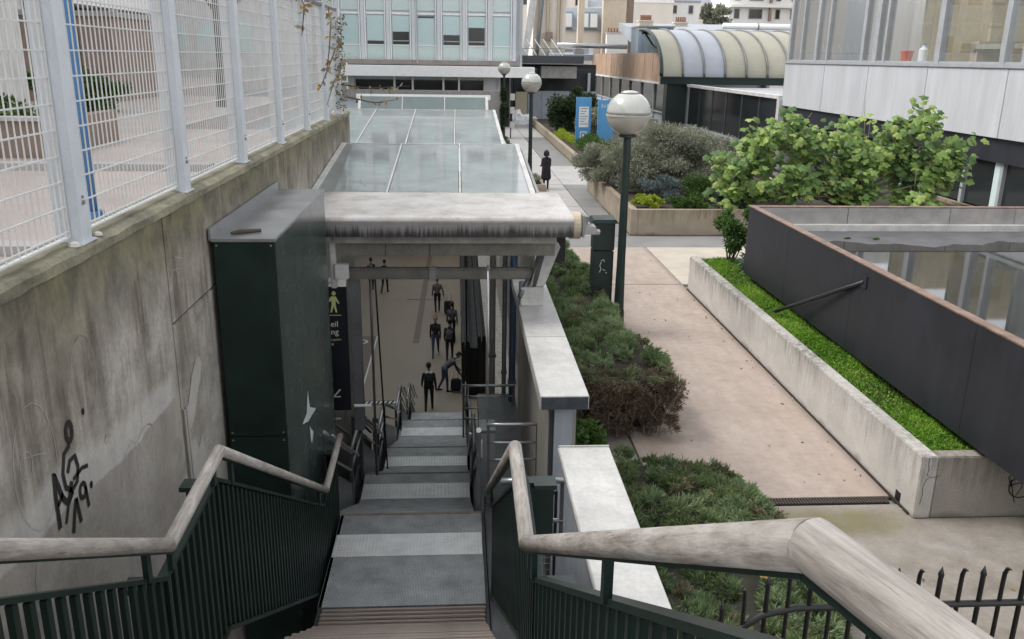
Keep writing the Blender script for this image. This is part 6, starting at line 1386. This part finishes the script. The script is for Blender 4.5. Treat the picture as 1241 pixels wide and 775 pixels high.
def person(label, loc, head, h=1.72, top='cl_black', legs='cl_black', stride=0.0, lean=0.0, arms=((0.05, 0.1), (0.05, 0.1)), coat=None, hair='short', collar=None, group='people below and on the path', voxel=0.014, shoes='black', elbow=(0.25, 0.25)):
    """faces local +Y; head = heading about z. arms: (swing forward, outward) per side"""
    s = h/1.72; T = Thing('person', label, 'person', loc, group); T.o.rotation_euler = (0, 0, head)
    hip = Vector((0, 0, 0.90)); up = Vector((0, math.sin(lean), math.cos(lean))); fwd = Vector((0, math.cos(lean), -math.sin(lean)))
    chest = hip+up*0.34; neck = hip+up*0.53; skull = neck+up*0.19+fwd*0.025
    C = []
    def cap(a, ra, b, rb, mm_): C.append((tuple(Vector(a)*s), ra*s, tuple(Vector(b)*s), rb*s, mm_))
    for sx in (-1, 1):
        hj = hip+Vector((sx*0.09, 0, -0.02)); ft = stride*sx
        kn = hj+Vector((sx*0.01, 0.42*math.sin(ft)+0.02, -0.42*math.cos(ft))); bend = ft-(0.35 if ft < 0 else 0.02)*(1 if abs(stride) > 0.05 else 0)
        an = kn+Vector((0, 0.41*math.sin(bend)-0.02, -0.40*math.cos(bend))); 
        cap(hj, 0.088, kn, 0.056, legs); cap(kn, 0.056, an, 0.040, legs); cap(an+Vector((0, -0.02, -0.035)), 0.038, an+Vector((sx*0.02, 0.15, -0.055)), 0.030, shoes)
    cap(hip+Vector((-0.06, 0, 0)), 0.105, hip+Vector((0.06, 0, 0)), 0.105, legs)
    cap(hip+up*0.08, 0.115, hip+up*0.2, 0.118, top); cap(hip+up*0.2+Vector((-.045, 0, 0)), 0.105, chest+Vector((-.06, 0, 0)), 0.118, top); cap(hip+up*0.2+Vector((.045, 0, 0)), 0.105, chest+Vector((.06, 0, 0)), 0.118, top)
    cap(chest+up*0.085+Vector((-0.125, 0, 0)), 0.062, chest+up*0.085+Vector((0.125, 0, 0)), 0.062, top)
    cap(chest+up*0.13, 0.075, neck, 0.052, top); cap(neck, 0.05, skull-up*0.06, 0.052, 'skin')
    cap(skull-up*0.045+fwd*0.015, 0.070, skull+up*0.045, 0.085, 'skin'); cap(skull-up*0.075+fwd*0.05, 0.036, skull-up*0.05+fwd*0.055, 0.042, 'skin')
    cap(skull+fwd*0.082-up*0.0, 0.010, skull+fwd*0.098-up*0.026, 0.014, 'skin')
    cap(skull+fwd*0.078-up*0.055+Vector((-.02, 0, 0)), 0.009, skull+fwd*0.078-up*0.055+Vector((.02, 0, 0)), 0.009, 'skin')
    for sx in (-1, 1): 
        cap(skull+Vector((sx*0.083, 0, 0))-up*0.02, 0.014, skull+Vector((sx*0.085, 0, 0))+up*0.02, 0.017, 'skin'); cap(skull+fwd*0.076+Vector((sx*0.03, 0, 0))+up*0.012, 0.012, skull+fwd*0.078+Vector((sx*0.03, 0, 0))+up*0.012, 0.012, 'hair')
    for q, sx in enumerate((-1, 1)):
        sw, ou = arms[q]; sh = chest+up*0.085+Vector((sx*0.165, 0, 0)); d = Vector((sx*math.sin(ou), math.sin(sw)*math.cos(ou), -math.cos(sw)*math.cos(ou)))
        el = sh+d*0.29; sw2 = sw+elbow[q]; d2 = Vector((sx*math.sin(ou)*0.4, math.sin(sw2), -math.cos(sw2))).normalized(); wr = el+d2*0.25
        cap(sh, 0.057, el, 0.043, top); cap(el, 0.046, wr, 0.033, top); pa = wr+d2*0.075; cap(wr, 0.026, pa, 0.030, 'skin')
        side = Vector((0, 1, 0))-d2*d2.y; side.normalize()
        for f, (o_, L) in enumerate(((-0.027, 0.062), (-0.009, 0.074), (0.009, 0.07), (0.026, 0.055))):
            b0 = pa+side*o_+d2*0.015; k1 = b0+d2*L*0.55+Vector((-sx*0.006, 0, 0)); k2 = k1+d2*L*0.4+Vector((-sx*0.018, 0, 0)); cap(b0, 0.009, k1, 0.0085, 'skin'); cap(k1, 0.0085, k2, 0.0075, 'skin')
        cap(wr+d2*0.02+side*0.022, 0.012, wr+d2*0.07+side*0.05, 0.009, 'skin')
    link('body', rm('body', C, None, voxel*s, None), T.o)
    H = []
    def hc(a, ra, b, rb, mm_='hair'): H.append((tuple(Vector(a)*s), ra*s, tuple(Vector(b)*s), rb*s, mm_))
    hc(skull+up*0.05-fwd*0.012, 0.088, skull+up*0.05-fwd*0.03, 0.086); hc(skull-fwd*0.03, 0.078, skull-up*0.03-fwd*0.045, 0.06)
    if hair == 'bob':
        for sx in (-1, 1): hc(skull+Vector((sx*0.06, 0, 0))-fwd*0.01+up*0.02, 0.065, skull+Vector((sx*0.085, 0, 0))-up*0.10-fwd*0.02, 0.05)
        hc(skull-fwd*0.05, 0.08, skull-fwd*0.06-up*0.10, 0.075)
    link('hair', rm('hair', H, None, voxel*s, None), T.o)
    if coat:
        K = []
        for sx in (-1, 1):
            K.append((tuple((chest+up*0.09+Vector((sx*0.11, 0, 0)))*s), 0.095*s, tuple((hip+Vector((sx*0.06, 0, 0.05)))*s), 0.135*s, coat)); K.append((tuple((hip+Vector((sx*0.06, 0, 0.05)))*s), 0.135*s, tuple((hip+Vector((sx*0.085, 0.0, -0.36)))*s), 0.145*s, coat))
        K.append((tuple((hip)*s), 0.14*s, tuple((hip+Vector((0, 0, -0.36)))*s), 0.16*s, coat)); K.append((tuple((neck-up*0.03+Vector((-.04, -.02, 0)))*s), 0.06*s, tuple((neck-up*0.03+Vector((.04, -.02, 0)))*s), 0.06*s, coat))
        link('coat', rm('coat', K, None, voxel*s, None), T.o)
    if collar:
        K = [(tuple((neck-up*0.02+Vector((a, b, 0)))*s), 0.035*s, tuple((neck-up*0.02+Vector((-b*1.2, a*0.6, 0)))*s), 0.035*s, collar) for a, b in ((.08, -.03), (-.08, -.03), (0, -.08))]
        K.append((tuple((neck-up*0.05+Vector((-.09, -.06, 0)))*s), 0.04*s, tuple((neck-up*0.05+Vector((.09, -.06, 0)))*s), 0.04*s, collar))
        link('collar', rm('collar', K, None, voxel*s, None), T.o)
    return T
def backpack(label, loc, head, mt='cl_black', s=1.0):
    T = Thing('backpack', label, 'backpack', loc); T.o.rotation_euler = (0, 0, head)
    g = G().box(-0.15*s, 0.15*s, -0.10*s, 0.06*s, -0.22*s, 0.22*s); o = link('bag', g.mesh('bag', M[mt], bevel=0.05*s, smooth=True), T.o)
    link('pocket', G().box(-0.11*s, 0.11*s, -0.135*s, -0.101*s, -0.18*s, 0.0).mesh('pocket', M[mt], bevel=0.02*s), T.o)
    link('top_handle', G().tube([(-.04*s, -.02, .22*s), (-.03*s, -.02, .27*s), (.03*s, -.02, .27*s), (.04*s, -.02, .22*s)], 0.01, 6).mesh('top_handle', M['cl_grey'], smooth=True), T.o)
    for sx in (-1, 1): link('strap', G().tube([(sx*.09*s, .05*s, .20*s), (sx*.11*s, .15*s, .26*s), (sx*.12*s, .26*s, .12*s), (sx*.14*s, .18*s, -.14*s), (sx*.12*s, .05*s, -.2*s)], 0.018, 6).mesh('strap', M[mt], smooth=True), T.o)
person('woman with dark bobbed hair in a knee length black coat walking up the garden path', (3.82, 37.6, 0.0), 0.05, 1.66, 'cl_black', 'cl_black', 0.12, 0.0, ((0.35, 0.10), (0.35, 0.10)), 'cl_black', 'bob', None, elbow=(1.0, 1.0))
person('man in dark navy jacket with white collar stepping off the bottom stair', (-1.04, 28.45, -6.5), 0.0, 1.78, 'cl_navy', 'cl_black', 0.24, 0.03, ((0.35, 0.20), (-0.2, 0.20)), None, 'short', 'cl_white')
backpack('black backpack on the man with the white collar', (-1.04, 28.30, -5.32), 0.0, 'cl_black', 1.05)
person('person in grey jacket and jeans bending to the right over a suitcase', (-0.52, 30.3, -6.5), -1.2, 1.72, 'cl_grey', 'cl_jeans', 0.1, 0.85, ((0.5, 0.1), (0.3, 0.1)))
def suitcase(label, loc, mt, s=1.0):
    x, y, z = loc; T = Thing('suitcase', label, 'suitcase', loc)
    T.part('shell', G().box(x-.24*s, x+.24*s, y-.15*s, y+.15*s, z+.06, z+.66*s), M[mt], bevel=0.05)
    T.part('handle', G().tube([(x-.1*s, y, z+.66*s), (x-.1*s, y, z+1.0*s), (x+.1*s, y, z+1.0*s), (x+.1*s, y, z+.66*s)], 0.012, 6), M['steel'])
    for sx in (-1, 1): T.part('wheel', G().tube([(x+sx*.17*s-.02, y, z+.035), (x+sx*.17*s+.02, y, z+.035)], 0.035, 10), M['black'])
suitcase('dark suitcase under the hands of the bending person', (-0.10, 30.2, -6.5), 'cl_navy', 0.8)
person('person in black top and blue jeans walking towards the stairs', (-0.95, 34.3, -6.5), math.pi, 1.74, 'cl_black', 'cl_jeans', 0.28, 0.0, ((0.4, 0.1), (-0.35, 0.12)))
person('person in black carrying a black rucksack walking away beside the escalator', (-0.36, 33.7, -6.5), 0.0, 1.76, 'cl_black', 'cl_black', 0.26, 0.04, ((0.3, 0.1), (-0.25, 0.1)))
backpack('black rucksack with pale stripe on the person beside the escalator', (-0.36, 33.55, -5.33), 0.0, 'cl_grey', 0.95)
person('figure in dark grey top just ahead of the rucksack wearer, close to the escalator wall', (-0.28, 36.4, -6.5), 0.1, 1.72, 'cl_grey', 'cl_black', 0.24, 0.03, ((0.3, 0.1), (-0.3, 0.15)))
person('person in olive jacket and dark trousers farther along the concourse', (-1.02, 40.8, -6.5), 0.1, 1.74, 'cl_olive', 'cl_navy', 0.22, 0.05, ((0.2, 0.15), (-0.2, 0.35)), coat=None)
suitcase('tall black suitcase next to the person in the olive jacket', (-0.45, 40.4, -6.5), 'cl_black', 1.0)
person('far dark figure on the left side of the concourse, behind the cable', (-4.6, 45.0, -6.5), 0.4, 1.74, 'cl_black', 'cl_navy', 0.1, 0.0)
person('second far dark figure, right of the one behind the cable', (-3.85, 44.5, -6.5), -0.3, 1.76, 'cl_black', 'cl_black', 0.14, 0.0)
pb = Thing('notice_board', 'white board with dark map at the far left end of the concourse', 'sign', (-5.2, 53.8, -6.5))
pb.part('board', G().box(-6.4, -4.4, 53.8, 53.9, -6.2, -2.6), M['white']); gq = G()
for k in range(24): 
    a, b = random.uniform(-6.3, -4.8), random.uniform(-6.0, -3.0); gq.box(a, a+random.uniform(.1, .35), 53.785, 53.799, b, b+random.uniform(.08, .3))
pb.part('map_print', gq, M['steel_dark'], kind='stuff')
rs = Thing('red_panel', 'red panel with black blotches on the far concourse wall', 'sign', (-3, 53.9, -5))
rs.part('board', G().box(-3.9, -2.9, 53.9, 53.98, -6.4, -3.6), M['red']); rs.part('frame', G().box(-4.0, -3.91, 53.9, 53.98, -6.45, -3.55).box(-2.89, -2.8, 53.9, 53.98, -6.45, -3.55), M['steel_dark'])
